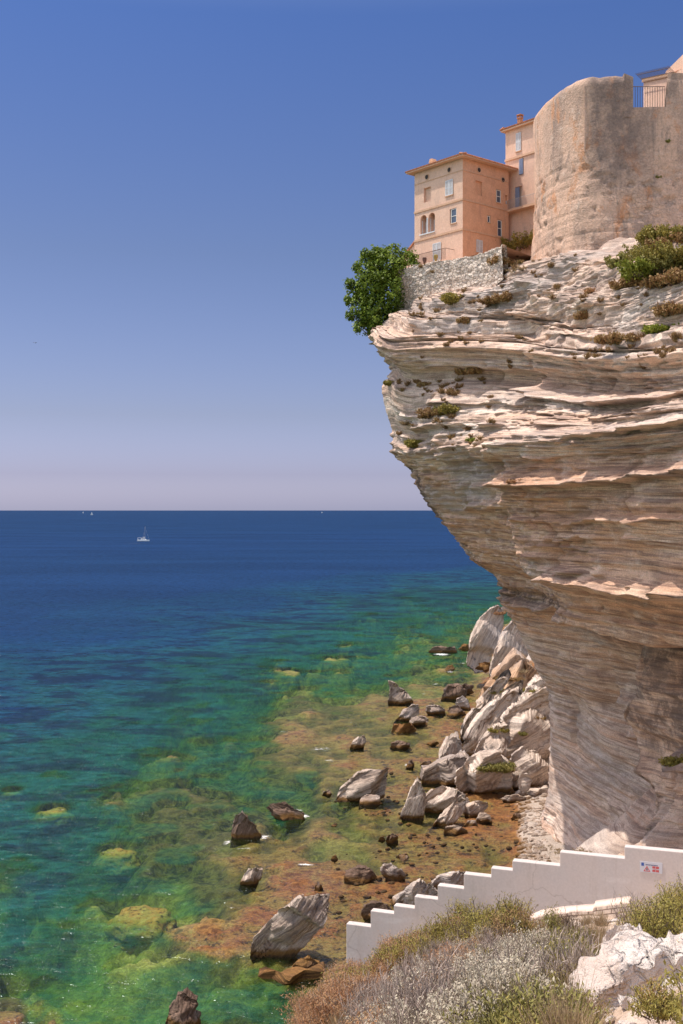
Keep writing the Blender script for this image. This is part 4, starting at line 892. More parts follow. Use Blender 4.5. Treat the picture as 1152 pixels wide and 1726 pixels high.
mb = MB(); mb.prism([(-0.05, ztA-0.34), (LA, ztB-0.34), (LA, ztB-0.02), (-0.05, ztA-0.02)], -0.16, -0.003, M); mb.build('string_course', M_TRIM, gate, loc=tuple(-go_))
mb = MB()
for k in range(26):
    u = k/25*LA; zz = ztA+(ztB-ztA)*u/LA
    p0 = A+dA*u; q = p0-nA*0.9
    mb.tube([(p0[0], p0[1], zz-0.25), (q[0], q[1], zz+0.45)], 0.026, 4)
for w in (0.3, 0.8):
    p0 = A-nA*0.9*w; p1 = Bp-nA*0.9*w
    mb.tube([(p0[0], p0[1], ztA-0.25+0.7*w), (p1[0], p1[1], ztB-0.25+0.7*w)], 0.035, 4)
tag(mb.build('spiked_guard', M_IRON), 'fan of rusty iron spikes leaning out from the guardhouse wall top', 'spiked guard')
# ---------------- houses
def window(parent, org, M, a, z0, z1, w, kind='glass', depth=0.16, name='window'):
    """M: frame whose x runs along the wall and y points out of the wall"""
    mb = MB()
    inv = tuple(-np.asarray(org))
    if kind in ('glass', 'narrow'):
        f = mb; t_ = 0.07
        f.box(a-w/2, a+w/2, -0.10, -0.04, z0, z0+t_, M); f.box(a-w/2, a+w/2, -0.10, -0.04, z1-t_, z1, M)
        f.box(a-w/2, a-w/2+t_, -0.10, -0.04, z0+t_, z1-t_, M); f.box(a+w/2-t_, a+w/2, -0.10, -0.04, z0+t_, z1-t_, M)
        if kind == 'glass':
            f.box(a-w/2+t_, a+w/2-t_, -0.095, -0.045, (z0+z1)/2-0.03, (z0+z1)/2+0.03, M)
        o = f.build(name, M_FRAME, parent, loc=inv)
        g = MB(); g.box(a-w/2+0.03, a+w/2-0.03, -0.14, -0.09, z0+0.03, z1-0.03, M); g.build('pane', M_GLASS, o)
        s_ = MB(); s_.box(a-w/2-0.08, a+w/2+0.08, -0.05, 0.09, z0-0.09, z0-0.002, M); s_.build('sill', M_TRIM, o)
    elif kind == 'shutter':
        o = mb
        for s0, s1 in ((a-w/2, a-0.015), (a+0.015, a+w/2)):
            mb.box(s0, s0+0.07, 0.03, 0.09, z0, z1, M); mb.box(s1-0.07, s1, 0.03, 0.09, z0, z1, M)
            for zz in (z0, (z0+z1)/2-0.04, z1-0.08): mb.box(s0+0.07, s1-0.07, 0.03, 0.09, zz, zz+0.08, M)
            n = max(4, int((z1-z0)/0.11))
            for k in range(n):
                zz = z0+0.05+(z1-z0-0.1)*k/n
                mb.box(s0+0.07, s1-0.07, 0.035, 0.075, zz, zz+0.065, M)
        o = mb.build('shutters', M_SHUT, parent, loc=inv)
        s_ = MB(); s_.box(a-w/2-0.08, a+w/2+0.08, 0.0, 0.12, z0-0.10, z0-0.01, M); s_.build('sill', M_TRIM, o)
    elif kind == 'blueshutter':
        mb.box(a-w/2, a+w/2, 0.02, 0.08, z0, z1, M)
        for k in range(int((z1-z0)/0.14)): mb.box(a-w/2+0.06, a+w/2-0.06, 0.081, 0.10, z0+0.07+k*0.14, z0+0.13+k*0.14, M)
        o = mb.build('shutter', M_SHUTB, parent, loc=inv)
    return o
def wall_with_holes(mb, L, z0, z1, holes, M, depth=0.22):
    """wall sheet along local x with rectangular recesses (a, z0, z1, w) or round ones (a, z, r)"""
    xs_ = sorted(set([0, L]+[h[0]-h[3]/2 for h in holes]+[h[0]+h[3]/2 for h in holes]))
    zs_ = sorted(set([z0, z1]+[h[1] for h in holes]+[h[2] for h in holes]))
    for i in range(len(xs_)-1):
        for j in range(len(zs_)-1):
            xm, zm = (xs_[i]+xs_[i+1])/2, (zs_[j]+zs_[j+1])/2
            hole = [h for h in holes if abs(xm-h[0]) < h[3]/2 and h[1] < zm < h[2]]
            if not hole:
                V = np.array([(xs_[i], 0, zs_[j]), (xs_[i+1], 0, zs_[j]), (xs_[i+1], 0, zs_[j+1]), (xs_[i], 0, zs_[j+1])])
                mb.add(V@M[:3, :3].T+M[:3, 3], [(0, 1, 2, 3)])
    for h in holes:
        a0, a1 = h[0]-h[3]/2, h[0]+h[3]/2
        d = h[4] if len(h) > 4 else depth
        V = np.array([(a0, 0, h[1]), (a1, 0, h[1]), (a1, 0, h[2]), (a0, 0, h[2]), (a0, -d, h[1]), (a1, -d, h[1]), (a1, -d, h[2]), (a0, -d, h[2])])
        mb.add(V@M[:3, :3].T+M[:3, 3], [(0, 1, 5, 4), (1, 2, 6, 5), (2, 3, 7, 6), (3, 0, 4, 7), (4, 5, 6, 7)])
def disc(mb, a, z, r, M, y0=0.005, y1=0.03, n=18):
    mb.prism([(a+r*math.cos(t_), z+r*math.sin(t_)) for t_ in np.linspace(0, 2*math.pi, n, endpoint=False)], y0, y1, M)
def tiled_edge(mb, p0, p1, outv, z, over=0.7, pitch=0.24):
    p0 = np.asarray(p0); p1 = np.asarray(p1); L = np.linalg.norm(p1-p0); d = (p1-p0)/L
    for k in range(int(L/pitch)+1):
        c = p0+d*min(L, k*pitch)
        a = np.array((c[0]+outv[0]*0.06, c[1]+outv[1]*0.06, z)); b = a-np.array((outv[0]*0.55, outv[1]*0.55, -0.16))
        mb.tube([a, b], 0.10, 7)
C0 = np.array((13.0, 122.0)); Ld = np.array((-0.64, 0.768)); Rd = np.array((0.768, 0.64)); WL, WR = 7.5, 7.3
ZE, Z0H = 72.75, 59.0
house = empty('town_house', (13, 122, 59)); ho = np.array((13, 122, 59.0))
tag(house, 'square three storey peach town house with a low tiled roof on the cliff edge', 'house')
nL = np.array((-0.768, -0.64)); nR = np.array((0.64, -0.768))
ML = xform(C0, Ld, nL); MR = xform(C0, Rd, nR)
hL = [(2.0,69.2,70.85,1.12,0.10),(5.45,69.2,70.8,1.1,0.28),(1.45,66.0,67.65,1.0,0.30),(6.05,65.75,67.9,1.0,0.9),(4.75,65.75,67.9,1.0,0.9),(3.9,62.4,64.35,1.25,0.12)]
hR = [(2.5,69.2,70.75,1.05,0.22),(5.65,68.9,70.4,0.8,0.30),(6.9,69.0,70.0,0.35,0.2),(4.1,66.45,67.3,0.5,0.25),(5.85,65.2,67.1,0.75,0.3),(2.55,63.0,64.35,0.95,0.1)]
mb = MB(); wall_with_holes(mb, WL, Z0H, ZE, hL, ML); mb.build('wall', M_HOUSEL, house, loc=tuple(-ho))
mb = MB(); wall_with_holes(mb, WR, Z0H, ZE, hR, MR)
Cb = C0+Ld*WL+Rd*WR
mb.add(np.array([(*(C0+Ld*WL), Z0H), (*(C0+Ld*WL), ZE), (*Cb, ZE), (*Cb, Z0H)]), [(0, 1, 2, 3)])
mb.add(np.array([(*(C0+Rd*WR), Z0H), (*Cb, Z0H), (*Cb, ZE), (*(C0+Rd*WR), ZE)]), [(0, 1, 2, 3)])
tag(mb.build('wall', M_HOUSER, house, loc=tuple(-ho)), 'side wall with orange bounced light in its colour')
for a, z in ((2.0, 71.95), (5.5, 71.95)):
    mb = MB(); disc(mb, a, z, 0.33, ML, 0.004, 0.05); o_ = mb.build('round_vent', M_TRIM, house, loc=tuple(-ho)); m2 = MB(); disc(m2, a, z, 0.24, ML, 0.051, 0.06); m2.build('opening', M_DARK, o_)
for a, z in ((2.5, 71.95), (6.35, 71.6)):
    mb = MB(); disc(mb, a, z, 0.33, MR, 0.004, 0.05); o_ = mb.build('round_vent', M_TRIM, house, loc=tuple(-ho)); m2 = MB(); disc(m2, a, z, 0.24, MR, 0.051, 0.06); m2.build('opening', M_DARK, o_)
window(house, ho, ML, 2.0, 69.2, 70.85, 1.12, 'shutter'); window(house, ho, ML, 3.9, 62.4, 64.35, 1.25, 'shutter'); window(house, ho, MR, 2.55, 63.0, 64.35, 0.95, 'shutter')
window(house, ho, ML, 1.38, 66.05, 67.6, 0.84, 'glass'); window(house, ho, MR, 5.7, 68.95, 70.35, 0.7, 'glass'); window(house, ho, MR, 4.1, 66.5, 67.25, 0.42, 'narrow'); window(house, ho, MR, 5.85, 65.25, 67.05, 0.68, 'glass')
# arched loggia: heads of the arches and a white column and sill
mb = MB()
for a in (6.05, 4.75):
    ts = np.linspace(0, math.pi, 13)
    for t0, t1 in zip(ts[:-1], ts[1:]):
        q0 = (a+0.5*math.cos(t0), 67.36+0.5*math.sin(t0)); q1 = (a+0.5*math.cos(t1), 67.36+0.5*math.sin(t1))
        mb.prism([q0, (q0[0], 67.90), (q1[0], 67.90), q1], -0.2, 0.003, ML)
mb.build('arch_head', M_HOUSEL, house, loc=tuple(-ho))
mb = MB()
for a in (6.05, 4.75):
    mb.box(a-0.5, a+0.5, -0.85, -0.80, 65.8, 67.3, ML); mb.box(a-0.46, a-0.40, -0.3, -0.24, 65.8, 67.3, ML); mb.box(a+0.40, a+0.46, -0.3, -0.24, 65.8, 67.3, ML)
mb.box(4.2, 6.65, 0.0, 0.10, 65.62, 65.745, ML)
mb.box(5.33, 5.47, 0.004, 0.08, 65.75, 67.4, ML)
mb.build('loggia', M_SHUT, house, loc=tuple(-ho))
for zc in (71.45, 68.25, 65.05):
    mb = MB(); mb.box(-0.06, WL, 0.004, 0.09 if zc < 71 else 0.05, zc, zc+(0.22 if zc < 71 else 0.09), ML); mb.box(0.0, WR, 0.004, 0.06, zc, zc+(0.16 if zc < 71 else 0.09), MR)
    mb.build('string_course', M_TRIM, house, loc=tuple(-ho))
# roof
ov = 0.7
c1 = C0-Ld*ov-Rd*ov; c2 = C0+Rd*(WR+ov)-Ld*ov; c3 = Cb+Ld*ov+Rd*ov; c4 = C0+Ld*(WL+ov)-Rd*ov
ap = (C0+Cb)/2
mb = MB()
Vr = [(*c, ZE+0.14) for c in (c1, c2, c3, c4)]+[(*c, ZE+0.02) for c in (c1, c2, c3, c4)]+[(*ap, ZE+1.5)]
mb.add(np.array(Vr), [(0, 1, 8), (1, 2, 8), (2, 3, 8), (3, 0, 8), (0, 4, 5, 1), (1, 5, 6, 2), (2, 6, 7, 3), (3, 7, 4, 0), (7, 6, 5, 4)])
rf = mb.build('roof', M_TRIM, house, loc=tuple(-ho))
mb = MB(); tiled_edge(mb, c1, c4, nL, ZE+0.20); tiled_edge(mb, c1, c2, nR, ZE+0.20); mb.build('tile_courses', M_TILE, rf)
cc_ = C0+Ld*5.6+Rd*1.0
mb = MB(); mb.box(-0.32, 0.32, -0.28, 0.28, ZE, ZE+1.05, xform(cc_, Ld, nL)); mb.prism([(-0.36, ZE+1.05), (0.36, ZE+1.05), (0.18, ZE+1.4), (-0.18, ZE+1.4)], -0.3, 0.3, xform(cc_, Ld, nL)); mb.build('chimney', M_HOUSER, rf)
# terrace balcony railing with pots
ra = MB(); Mr = ML.copy()
for a in np.arange(1.3, 5.6, 0.16): ra.tube([tuple((ML@np.array((a, 1.35, 62.0, 1)))[:3]), tuple((ML@np.array((a, 1.35, 63.15, 1)))[:3])], 0.02, 4)
ra.tube([tuple((ML@np.array((a, 1.35, 63.15, 1)))[:3]) for a in (1.3, 5.6)], 0.03, 5)
ra.tube([tuple((ML@np.array((1.3, b, 63.15, 1)))[:3]) for b in (0.0, 1.35)], 0.03, 5)
tag(ra.build('terrace_railing', M_IRON), 'thin rusty terrace railing in front of the lower white shutters', 'railing')
for a, col, lab in ((4.85, (0.10, 0.05, 0.04), 'dark round flower pot left of the white shutters on the terrace'), (3.1, (0.45, 0.38, 0.10), 'small yellowish flower pot in front of the white shutters on the terrace')):
    p_ = (ML@np.array((a, 1.0, 62.0, 1)))[:3]
    mb = MB(); mb.tube([(0, 0, -0.3), (0, 0, 0.0), (0, 0, 0.28), (0, 0, 0.40), (0, 0, 0.47)], [0.12, 0.17, 0.26, 0.24, 0.15], 12)
    tag(mb.build('flower_pot', plain('pot_%d' % int(a*10), col, 0.6, 0.2, 6), None, True, tuple(p_+np.array((0, 0, 0.32)))), lab, 'flower pot')
# low annex left of the house
an = empty('annex', (7, 129, 60)); tag(an, 'low peach annex with a sloping tiled edge half hidden by the fig tree', 'house'); ao = np.array((7, 129, 60.0))
mb = MB(); MA = xform(C0+Ld*(WL+0.003), Ld, nL)
mb.prism([(0, 58), (2.6, 58), (2.6, 63.4), (0, 65.2)], -4.0, -0.25, MA); mb.build('wall', M_HOUSEL, an, loc=tuple(-ao))
mb = MB()
for k in range(14):
    u = k*0.2
    p_ = [tuple((MA@np.array((u, y_, 65.33-0.69*u, 1)))[:3]) for y_ in (-0.1, -4)]
    mb.tube(p_, 0.12, 6)
mb.build('roof', M_TILE, an, loc=tuple(-ao))
# ---------------- second house, behind the bastion
H0 = np.array((18.45, 128.0)); Hd = np.array((0.64, -0.768)); WH = 5.2; ZT = 77.5
h2 = empty('tall_house', (18, 128, 62)); h2o = np.array((18, 128, 62.0))
tag(h2, 'narrow tall peach house with a balcony squeezed between the town house and bastion', 'house')
MH = xform(H0, Hd, nL)
hh = [(1.95,74.9,77.0,0.75,0.1),(2.35,72.2,74.0,0.6,0.2),(1.95,68.6,71.0,0.95,0.25)]
mb = MB(); wall_with_holes(mb, WH, 58, ZT, hh, MH)
e1 = H0; e2 = H0+Hd*WH; e3 = e2+Rd*5; e4 = e1+Rd*5
mb.add(np.array([(*e1, 58), (*e1, ZT), (*e4, ZT), (*e4, 58)]), [(0, 1, 2, 3)]); mb.add(np.array([(*e3, 58), (*e3, ZT), (*e4, ZT), (*e4, 58)]), [(0, 1, 2, 3)])
mb.add(np.array([(*e2, 58), (*e2, ZT), (*e3, ZT), (*e3, 58)]), [(0, 1, 2, 3)])
mb.build('wall', M_HOUSEL, h2, loc=tuple(-h2o))
mb = MB(); mb.box(-0.35, WH, -5, 0.45, ZT+0.003, ZT+0.15, MH); rf = mb.build('roof', M_TRIM, h2, loc=tuple(-h2o))
mb = MB(); tiled_edge(mb, H0-Hd*0.35+nL*0.45, H0+Hd*WH+nL*0.45, nL, ZT+0.24); tiled_edge(mb, H0-Hd*0.35+nL*0.45, H0-Hd*0.35-nL*4, -Hd, ZT+0.24); mb.build('tile_courses', M_TILE, rf)
cp = H0+Hd*1.1-nL*1.2
mb = MB(); mb.box(-0.22, 0.22, -0.22, 0.22, ZT+0.1, ZT+1.5, xform(cp, Hd, nL)); mb.box(-0.27, 0.27, -0.27, 0.27, ZT+1.5, ZT+1.6, xform(cp, Hd, nL))
for a, b in ((-.2, -.2), (.2, -.2), (-.2, .2), (.2, .2)): mb.box(a-.05, a+.05, b-.05, b+.05, ZT+1.6, ZT+1.85, xform(cp, Hd, nL))
mb.box(-0.3, 0.3, -0.3, 0.3, ZT+1.85, ZT+1.95, xform(cp, Hd, nL)); mb.build('chimney', M_TILE, rf)
mb = MB(); mb.box(-0.02, WH, 0.004, 0.14, 74.15, 74.4, MH); mb.build('string_course', M_TRIM, h2, loc=tuple(-h2o))
window(h2, h2o, MH, 1.95, 74.95, 76.95, 0.7, 'shutter'); window(h2, h2o, MH, 2.35, 72.25, 73.95, 0.55, 'blueshutter'); window(h2, h2o, MH, 1.8, 68.65, 70.9, 0.6, 'blueshutter')
mb = MB(); mb.box(0.15, WH, 0.0, 1.0, 68.15, 68.4, MH); bal = mb.build('balcony', M_TRIM, h2, loc=tuple(-h2o))
mb = MB()
for a in np.arange(0.2, WH, 0.14): mb.tube([tuple((MH@np.array((a, 0.95, 68.4, 1)))[:3]), tuple((MH@np.array((a, 0.95, 69.4, 1)))[:3])], 0.016, 4)
mb.tube([tuple((MH@np.array((a, 0.95, 69.4, 1)))[:3]) for a in (0.2, WH)], 0.03, 5); mb.tube([tuple((MH@np.array((0.2, b, 69.4, 1)))[:3]) for b in (0.0, 0.95)], 0.03, 5)
mb.build('railing', M_IRONL, bal)
# white drying towel on the balcony rail
mb = MB(); mb.box(0.45, 1.05, 0.985, 1.01, 68.75, 69.42, MH); tag(mb.build('towel', M_SHUT), 'white towel hung over the balcony rail of the tall house', 'towel')
# ---------------- rubble terrace wall on the brink
m, t = newmat('rubble_stone'); P = t.pos()
Pw = t.map(P, (1, 1, 1.5))
dist_ = t.n('TexNoise'); t.set(dist_.inputs['Vector'], P); dist_.inputs['Scale'].default_value = 2.0
wv = t.mix(0.12, Pw, dist_.outputs['Color'])
ve = t.vor(wv, 2.6, 'DISTANCE_TO_EDGE'); vc = t.vor(wv, 2.6, 'F1', 'Color')
n1 = t.noise(P, 0.35, 4, 0.6); n2 = t.noise(P, 7, 4, 0.7)
sp = t.n('SeparateColor'); t.set(sp.inputs[0], vc)
c = t.ramp(sp.outputs[0], [(0, (0.60, 0.49, 0.41)), (0.5, (0.74, 0.62, 0.53)), (1, (0.82, 0.71, 0.62))])
c = t.mix(t.rng(ve, 0.015, 0.055, 0.9, 0), c, (0.42, 0.32, 0.26, 1))
c = t.mix(t.math('MULTIPLY', t.rng(n1, 0.52, 0.60), 0.8), c, (0.66, 0.50, 0.40, 1))
f = t.rng(n2, 0.3, 0.7, 0.85, 1.12); c = t.mix(1.0, c, t.comb(f, f, f), 'MULTIPLY')
t.out(t.pbsdf(c, 0.95, t.bump(t.math('ADD', t.rng(ve, 0, 0.12), t.math('MULTIPLY', n2, 0.4)), 0.9, 0.10), 0.1)); M_RUBBLE = m
wp = [at(654, 459, 120), at(700, 447, 118), at(760, 437, 115.5), at(815, 428, 112.5), at(846, 412, 110.5)]
wb = [at(678, 545, 120.2), at(712, 530, 118), at(766, 515, 115.5), at(820, 500, 112.5), at(848, 470, 110.5)]
uu = np.linspace(0, 4, 110); vv = np.linspace(0, 1, 70)
def lerp_pts(ps, u): ps = np.array(ps); return np.stack([np.interp(u, range(len(ps)), ps[:, k]) for k in range(3)], -1)
tp = lerp_pts(wp, uu); bt = lerp_pts(wb, uu)
tp[:, 2] += 0.10*fbm(uu*9, 0, 0, 301, 3)
Wg = bt[None]*(1-vv[:, None, None])+tp[None]*vv[:, None, None]
nw = np.array((-0.62, -0.78, 0.1))
Wg = Wg+nw*(0.09*fbm(Wg[..., 0]*1.8, Wg[..., 1]*1.8, Wg[..., 2]*2.6, 302, 3)+0.05*fbm(Wg[..., 0]*5, Wg[..., 1]*5, Wg[..., 2]*6, 303, 2))[..., None]
back = Wg[-1]+np.array((0.55, 0.65, 0.0)); back2 = back+np.array((0.5, 0.6, -6.0))
Vw = np.concatenate([Wg.reshape(-1, 3), back, back2])
n_ = len(uu); r0 = (len(vv)-1)*n_
Fw = [grid_faces(len(vv), n_)]
i_ = np.arange(n_-1)
Fw.append(np.stack([r0+i_, r0+i_+1, r0+n_+i_+1, r0+n_+i_], -1)); Fw.append(np.stack([r0+n_+i_, r0+n_+i_+1, r0+2*n_+i_+1, r0+2*n_+i_], -1))
# left return
li = np.array([j*n_ for j in range(len(vv))])
kx = len(Vw); Vl = Wg[:, 0]+np.array((3.0, 4.2, 0.0)); Vw = np.concatenate([Vw, Vl])
j_ = np.arange(len(vv)-1)
Fw.append(np.stack([li[j_], li[j_+1], kx+j_+1, kx+j_], -1))
tag(obj('terrace_wall', mesh('terrace_wall', Vw, Fw), M_RUBBLE), 'rubble stone retaining wall on the cliff brink under the town house', 'wall')
# terrace floor behind the wall
tf = MB(); poly = [tp[0]+np.array((.6,.7,0)), tp[-1]+np.array((.6,.7,0)), np.array((24, 124, 61.6)), np.array((12, 134, 61.6)), np.array((5.5, 130, 60.5))]
tf.add(np.array([p_-np.array((0, 0, 0.15)) for p_ in poly]), [(0, 1, 2, 3, 4)])
tag(tf.build('terrace_ground', M_TRIM), None, None, None, 'structure')
# ================================================================ PLANT BUILDERS
def quads_at(pos, nrm, up, w, h):
    """leaf quads (two triangles folded) centred at pos, in the plane of (side, up)"""
    side = np.cross(nrm, up); side /= np.linalg.norm(side, axis=1)[:, None]+1e-9
    up2 = np.cross(side, nrm); up2 /= np.linalg.norm(up2, axis=1)[:, None]+1e-9
    w = np.broadcast_to(np.asarray(w, float).reshape(-1, 1), (len(pos), 1)); h = np.broadcast_to(np.asarray(h, float).reshape(-1, 1), (len(pos), 1))
    a = pos-up2*h*0.5; b = pos+side*w*0.5; c = pos+up2*h*0.5; d = pos-side*w*0.5
    V = np.stack([a, b, c, d], 1).reshape(-1, 3)
    Fq = np.arange(len(V)).reshape(-1, 4)
    return V, Fq
def rand_unit(n, rg):
    v = rg.normal(size=(n, 3)); return v/np.linalg.norm(v, axis=1)[:, None]
def stems(n, rg, H, spread, seg=4, wob=0.12, r=0.006, bush=1.0):
    """n curved stems from a small base; returns point paths (n, seg+1, 3)"""
    az = rg.uniform(0, 2*math.pi, n); lean = spread*np.sqrt(rg.random(n))
    hh = H*rg.uniform(0.55, 1.0, n)*(1-0.35*(lean/max(spread, 1e-6))**2)
    tt_ = np.linspace(0, 1, seg+1)
    base = rg.normal(size=(n, 2))*spread*0.22
    P = np.zeros((n, seg+1, 3))
    for k, t_ in enumerate(tt_):
        P[:, k, 0] = base[:, 0]+np.cos(az)*lean*t_**(0.8*bush); P[:, k, 1] = base[:, 1]+np.sin(az)*lean*t_**(0.8*bush); P[:, k, 2] = hh*t_
        if k: P[:, k] += rg.normal(size=(n, 3))*wob*H*t_*0.5
    return P
def ribbon(P, r0, r1):
    """three sided tapered tubes along the paths P (n, m, 3)"""
    n, m_, _ = P.shape
    d = np.gradient(P, axis=1); d /= np.linalg.norm(d, axis=2)[..., None]+1e-9
    ref = np.where(np.abs(d[..., 2:3]) < 0.95, np.array((0, 0, 1.0)), np.array((1.0, 0, 0)))
    a = np.cross(d, ref); a /= np.linalg.norm(a, axis=2)[..., None]+1e-9
    b = np.cross(d, a)
    rr = (r0+(r1-r0)*np.linspace(0, 1, m_))[None, :, None]
    ring = [P+rr*(math.cos(t_)*a+math.sin(t_)*b) for t_ in (0, 2.094, 4.189)]
    V = np.stack(ring, 2).reshape(-1, 3)
    Fq = []
    for k in range(m_-1):
        for j in range(3):
            i0 = (np.arange(n)*m_+k)*3
            Fq.append(np.stack([i0+j, i0+(j+1) % 3, i0+3+(j+1) % 3, i0+3+j], -1))
    return V, np.concatenate(Fq)
def plant(kind, seed, H=0.8, W=0.5, dens=1.0, leaf=1.0):
    """returns dict part -> (V, F, tint)"""
    rg = np.random.default_rng(seed); out = {}
    if kind == 'twig':
        P = stems(int(34*dens), rg, H, W, 5, 0.10); V1, F1 = ribbon(P, 0.010*leaf, 0.003*leaf)
        # side shoots
        Q = []
        for k in range(len(P)):
            for j in range(5):
                s0 = P[k, rg.integers(2, 5)]; d = rand_unit(1, rg)[0]*0.5+np.array((0, 0, 0.8)); L = H*rg.uniform(0.15, 0.4)
                Q.append([s0, s0+d*L*0.5+rg.normal(size=3)*0.02, s0+d*L])
        V2, F2 = ribbon(np.array(Q), 0.005*leaf, 0.002*leaf)
        V = np.concatenate([V1, V2]); out['stems'] = (V, np.concatenate([F1, F2+len(V1)]), np.repeat(rg.random(len(V)//3+1), 3)[:len(V)])
        return out
    if kind == 'grass':
        n = int(260*dens); P = stems(n, rg, H, W, 3, 0.06); V, Fq = ribbon(P, 0.004*leaf, 0.0012*leaf)
        out['blades'] = (V, Fq, np.repeat(rg.random(n), 12)); return out
    ns = int({'heath': 60, 'everlasting': 60, 'green': 44, 'round': 24}[kind]*dens)
    P = stems(ns, rg, H, W, 5, 0.08 if kind != 'green' else 0.12)
    V1, F1 = ribbon(P, 0.009*leaf, 0.003*leaf)
    out['stems'] = (V1, F1, np.repeat(rg.random(ns), 18))
    per = {'heath': 46, 'everlasting': 44, 'green': 80, 'round': 90}[kind]
    lo = {'heath': 0.25, 'everlasting': 0.55, 'green': 0.3, 'round': 0.35}[kind]
    u = rg.uniform(lo, 1.0, (ns, per))*4.999
    if kind == 'everlasting': u = 5*(1-(1-lo)*rg.random((ns, per))**2)*0.9999
    i = np.minimum(u.astype(int), 4); f = (u-i)[..., None]
    pos = np.take_along_axis(P, i[..., None].repeat(3, -1), 1)*(1-f)+np.take_along_axis(P, (i+1)[..., None].repeat(3, -1), 1)*f
    pos = pos.reshape(-1, 3)
    jit = {'heath': 0.05, 'everlasting': 0.05, 'green': 0.055, 'round': 0.13}[kind]*min(1.0, H*1.3)
    pos = pos+rg.normal(size=pos.shape)*jit*np.array((1, 1, 0.8))
    pos[:, 2] = np.maximum(pos[:, 2], 0.01)
    nn = rand_unit(len(pos), rg); nn[:, 2] = np.abs(nn[:, 2])*0.8+0.15
    up = rand_unit(len(pos), rg)*0.7; up[:, 2] += 1.0
    sz = {'heath': (0.012, 0.045), 'everlasting': (0.010, 0.022), 'green': (0.011, 0.034), 'round': (0.045, 0.065)}[kind]
    sc_ = rg.uniform(0.7, 1.35, len(pos))*leaf
    V, Fq = quads_at(pos, nn, up, sz[0]*sc_, sz[1]*sc_)
    cl = 0.5+0.5*vn(pos[:, 0]*5/leaf**.5, pos[:, 1]*5/leaf**.5, pos[:, 2]*5/leaf**.5, seed)
    out['foliage'] = (V, Fq, np.repeat(np.clip(0.5*rg.random(len(pos))+0.5*cl, 0, 1), 4))
    return out
LM = dict(
 heath=leafmat('brown_heath', [(0.12, 0.07, 0.03), (0.30, 0.17, 0.08), (0.36, 0.24, 0.10), (0.24, 0.21, 0.06)], 0.2),
 russet=leafmat('russet_heath', [(0.20, 0.09, 0.045), (0.40, 0.20, 0.10), (0.44, 0.27, 0.14), (0.30, 0.20, 0.08)], 0.2),
 olive=leafmat('olive_heath', [(0.11, 0.095, 0.024), (0.24, 0.20, 0.045), (0.34, 0.28, 0.07), (0.34, 0.22, 0.08)], 0.2),
 cream=leafmat('everlasting_heads', [(0.20, 0.16, 0.11), (0.38, 0.32, 0.24), (0.52, 0.46, 0.35), (0.62, 0.55, 0.42)], 0.15),
 green=leafmat('green_leaves', [(0.10, 0.085, 0.03), (0.20, 0.18, 0.05), (0.32, 0.29, 0.09), (0.42, 0.34, 0.14)], 0.25),
 redgreen=leafmat('red_tipped_leaves', [(0.12, 0.11, 0.03), (0.28, 0.25, 0.06), (0.42, 0.35, 0.10), (0.46, 0.20, 0.12)], 0.25),
 bright=leafmat('bright_leaves', [(0.07, 0.09, 0.012), (0.16, 0.19, 0.025), (0.27, 0.29, 0.045), (0.36, 0.35, 0.08)], 0.3),
 fig=leafmat('fig_leaves', [(0.04, 0.065, 0.009), (0.105, 0.16, 0.018), (0.20, 0.27, 0.03), (0.30, 0.38, 0.055)], 0.3, 0.5, 0.4),
 straw=leafmat('dry_straw', [(0.28, 0.20, 0.10), (0.46, 0.34, 0.20), (0.58, 0.44, 0.28)], 0.2),
 stem=leafmat('grey_stems', [(0.15, 0.11, 0.085), (0.34, 0.26, 0.215), (0.54, 0.44, 0.37)], 0.0),
 dark=leafmat('brown_stems', [(0.06, 0.04, 0.03), (0.14, 0.095, 0.07)], 0.0))
_cache = {}
def proto(kind, v, H, W, dens=1.0, leaf=1.0):
    k = (kind, v, H, W, dens, leaf)
    if k not in _cache: _cache[k] = plant(kind, 500+v*17+len(kind), H, W, dens, leaf)
    return _cache[k]
class Heap:
    """many small plants gathered into one ground-cover object, one mesh per material"""
    def __init__(s): s.d = {}
    def put(s, parts, loc, sc=1.0, rz=0.0, tilt=(0, 0)):
        c, sn = math.cos(rz), math.sin(rz)
        for k, (V, Fq, T) in parts.items():
            W_ = V*sc; X_ = W_[:, 0]*c-W_[:, 1]*sn+tilt[0]*W_[:, 2]; Y_ = W_[:, 0]*sn+W_[:, 1]*c+tilt[1]*W_[:, 2]
            L = s.d.setdefault(k, [[], [], [], 0])
            L[0].append(np.stack([X_, Y_, W_[:, 2]], -1)+np.asarray(loc)); L[1].append(Fq+L[3]); L[2].append(T); L[3] += len(V)
    def build(s, name, mats, root=None, org=(0, 0, 0)):
        os_ = []
        for k, L in s.d.items():
            V = np.concatenate(L[0])-np.asarray(org)
            me = mesh(k if root is not None else name, V, np.concatenate(L[1]), False); attr(me, 'tint', np.concatenate(L[2]))
            os_.append(obj(k if root is not None else name, me, mats[k], root))
        return os_
def shrub(name, loc, kind, mat, label, H, W, n=1, dens=1.0, leaf=1.0, spread=0.0, cat='shrub', group=None, seed=0, tilt=(0, 0), stemmat='stem', squash=1.0):
    """one shrub as a thing: foliage and stems as its parts"""
    rg = np.random.default_rng(seed+77); h = Heap()
    for i in range(n):
        o_ = np.array((rg.normal()*spread, rg.normal()*spread*squash, 0)) if n > 1 else np.zeros(3)
        h.put(proto(kind, int(rg.integers(0, 4)), H, W, dens, leaf), o_, rg.uniform(0.75, 1.1), rg.uniform(0, 6.28), tilt)
    r = empty(name, tuple(loc)); tag(r, label, cat, group)
    mats = {'foliage': LM[mat], 'stems': LM[stemmat], 'blades': LM[mat]}
    h.build(name, mats, r)
    return r
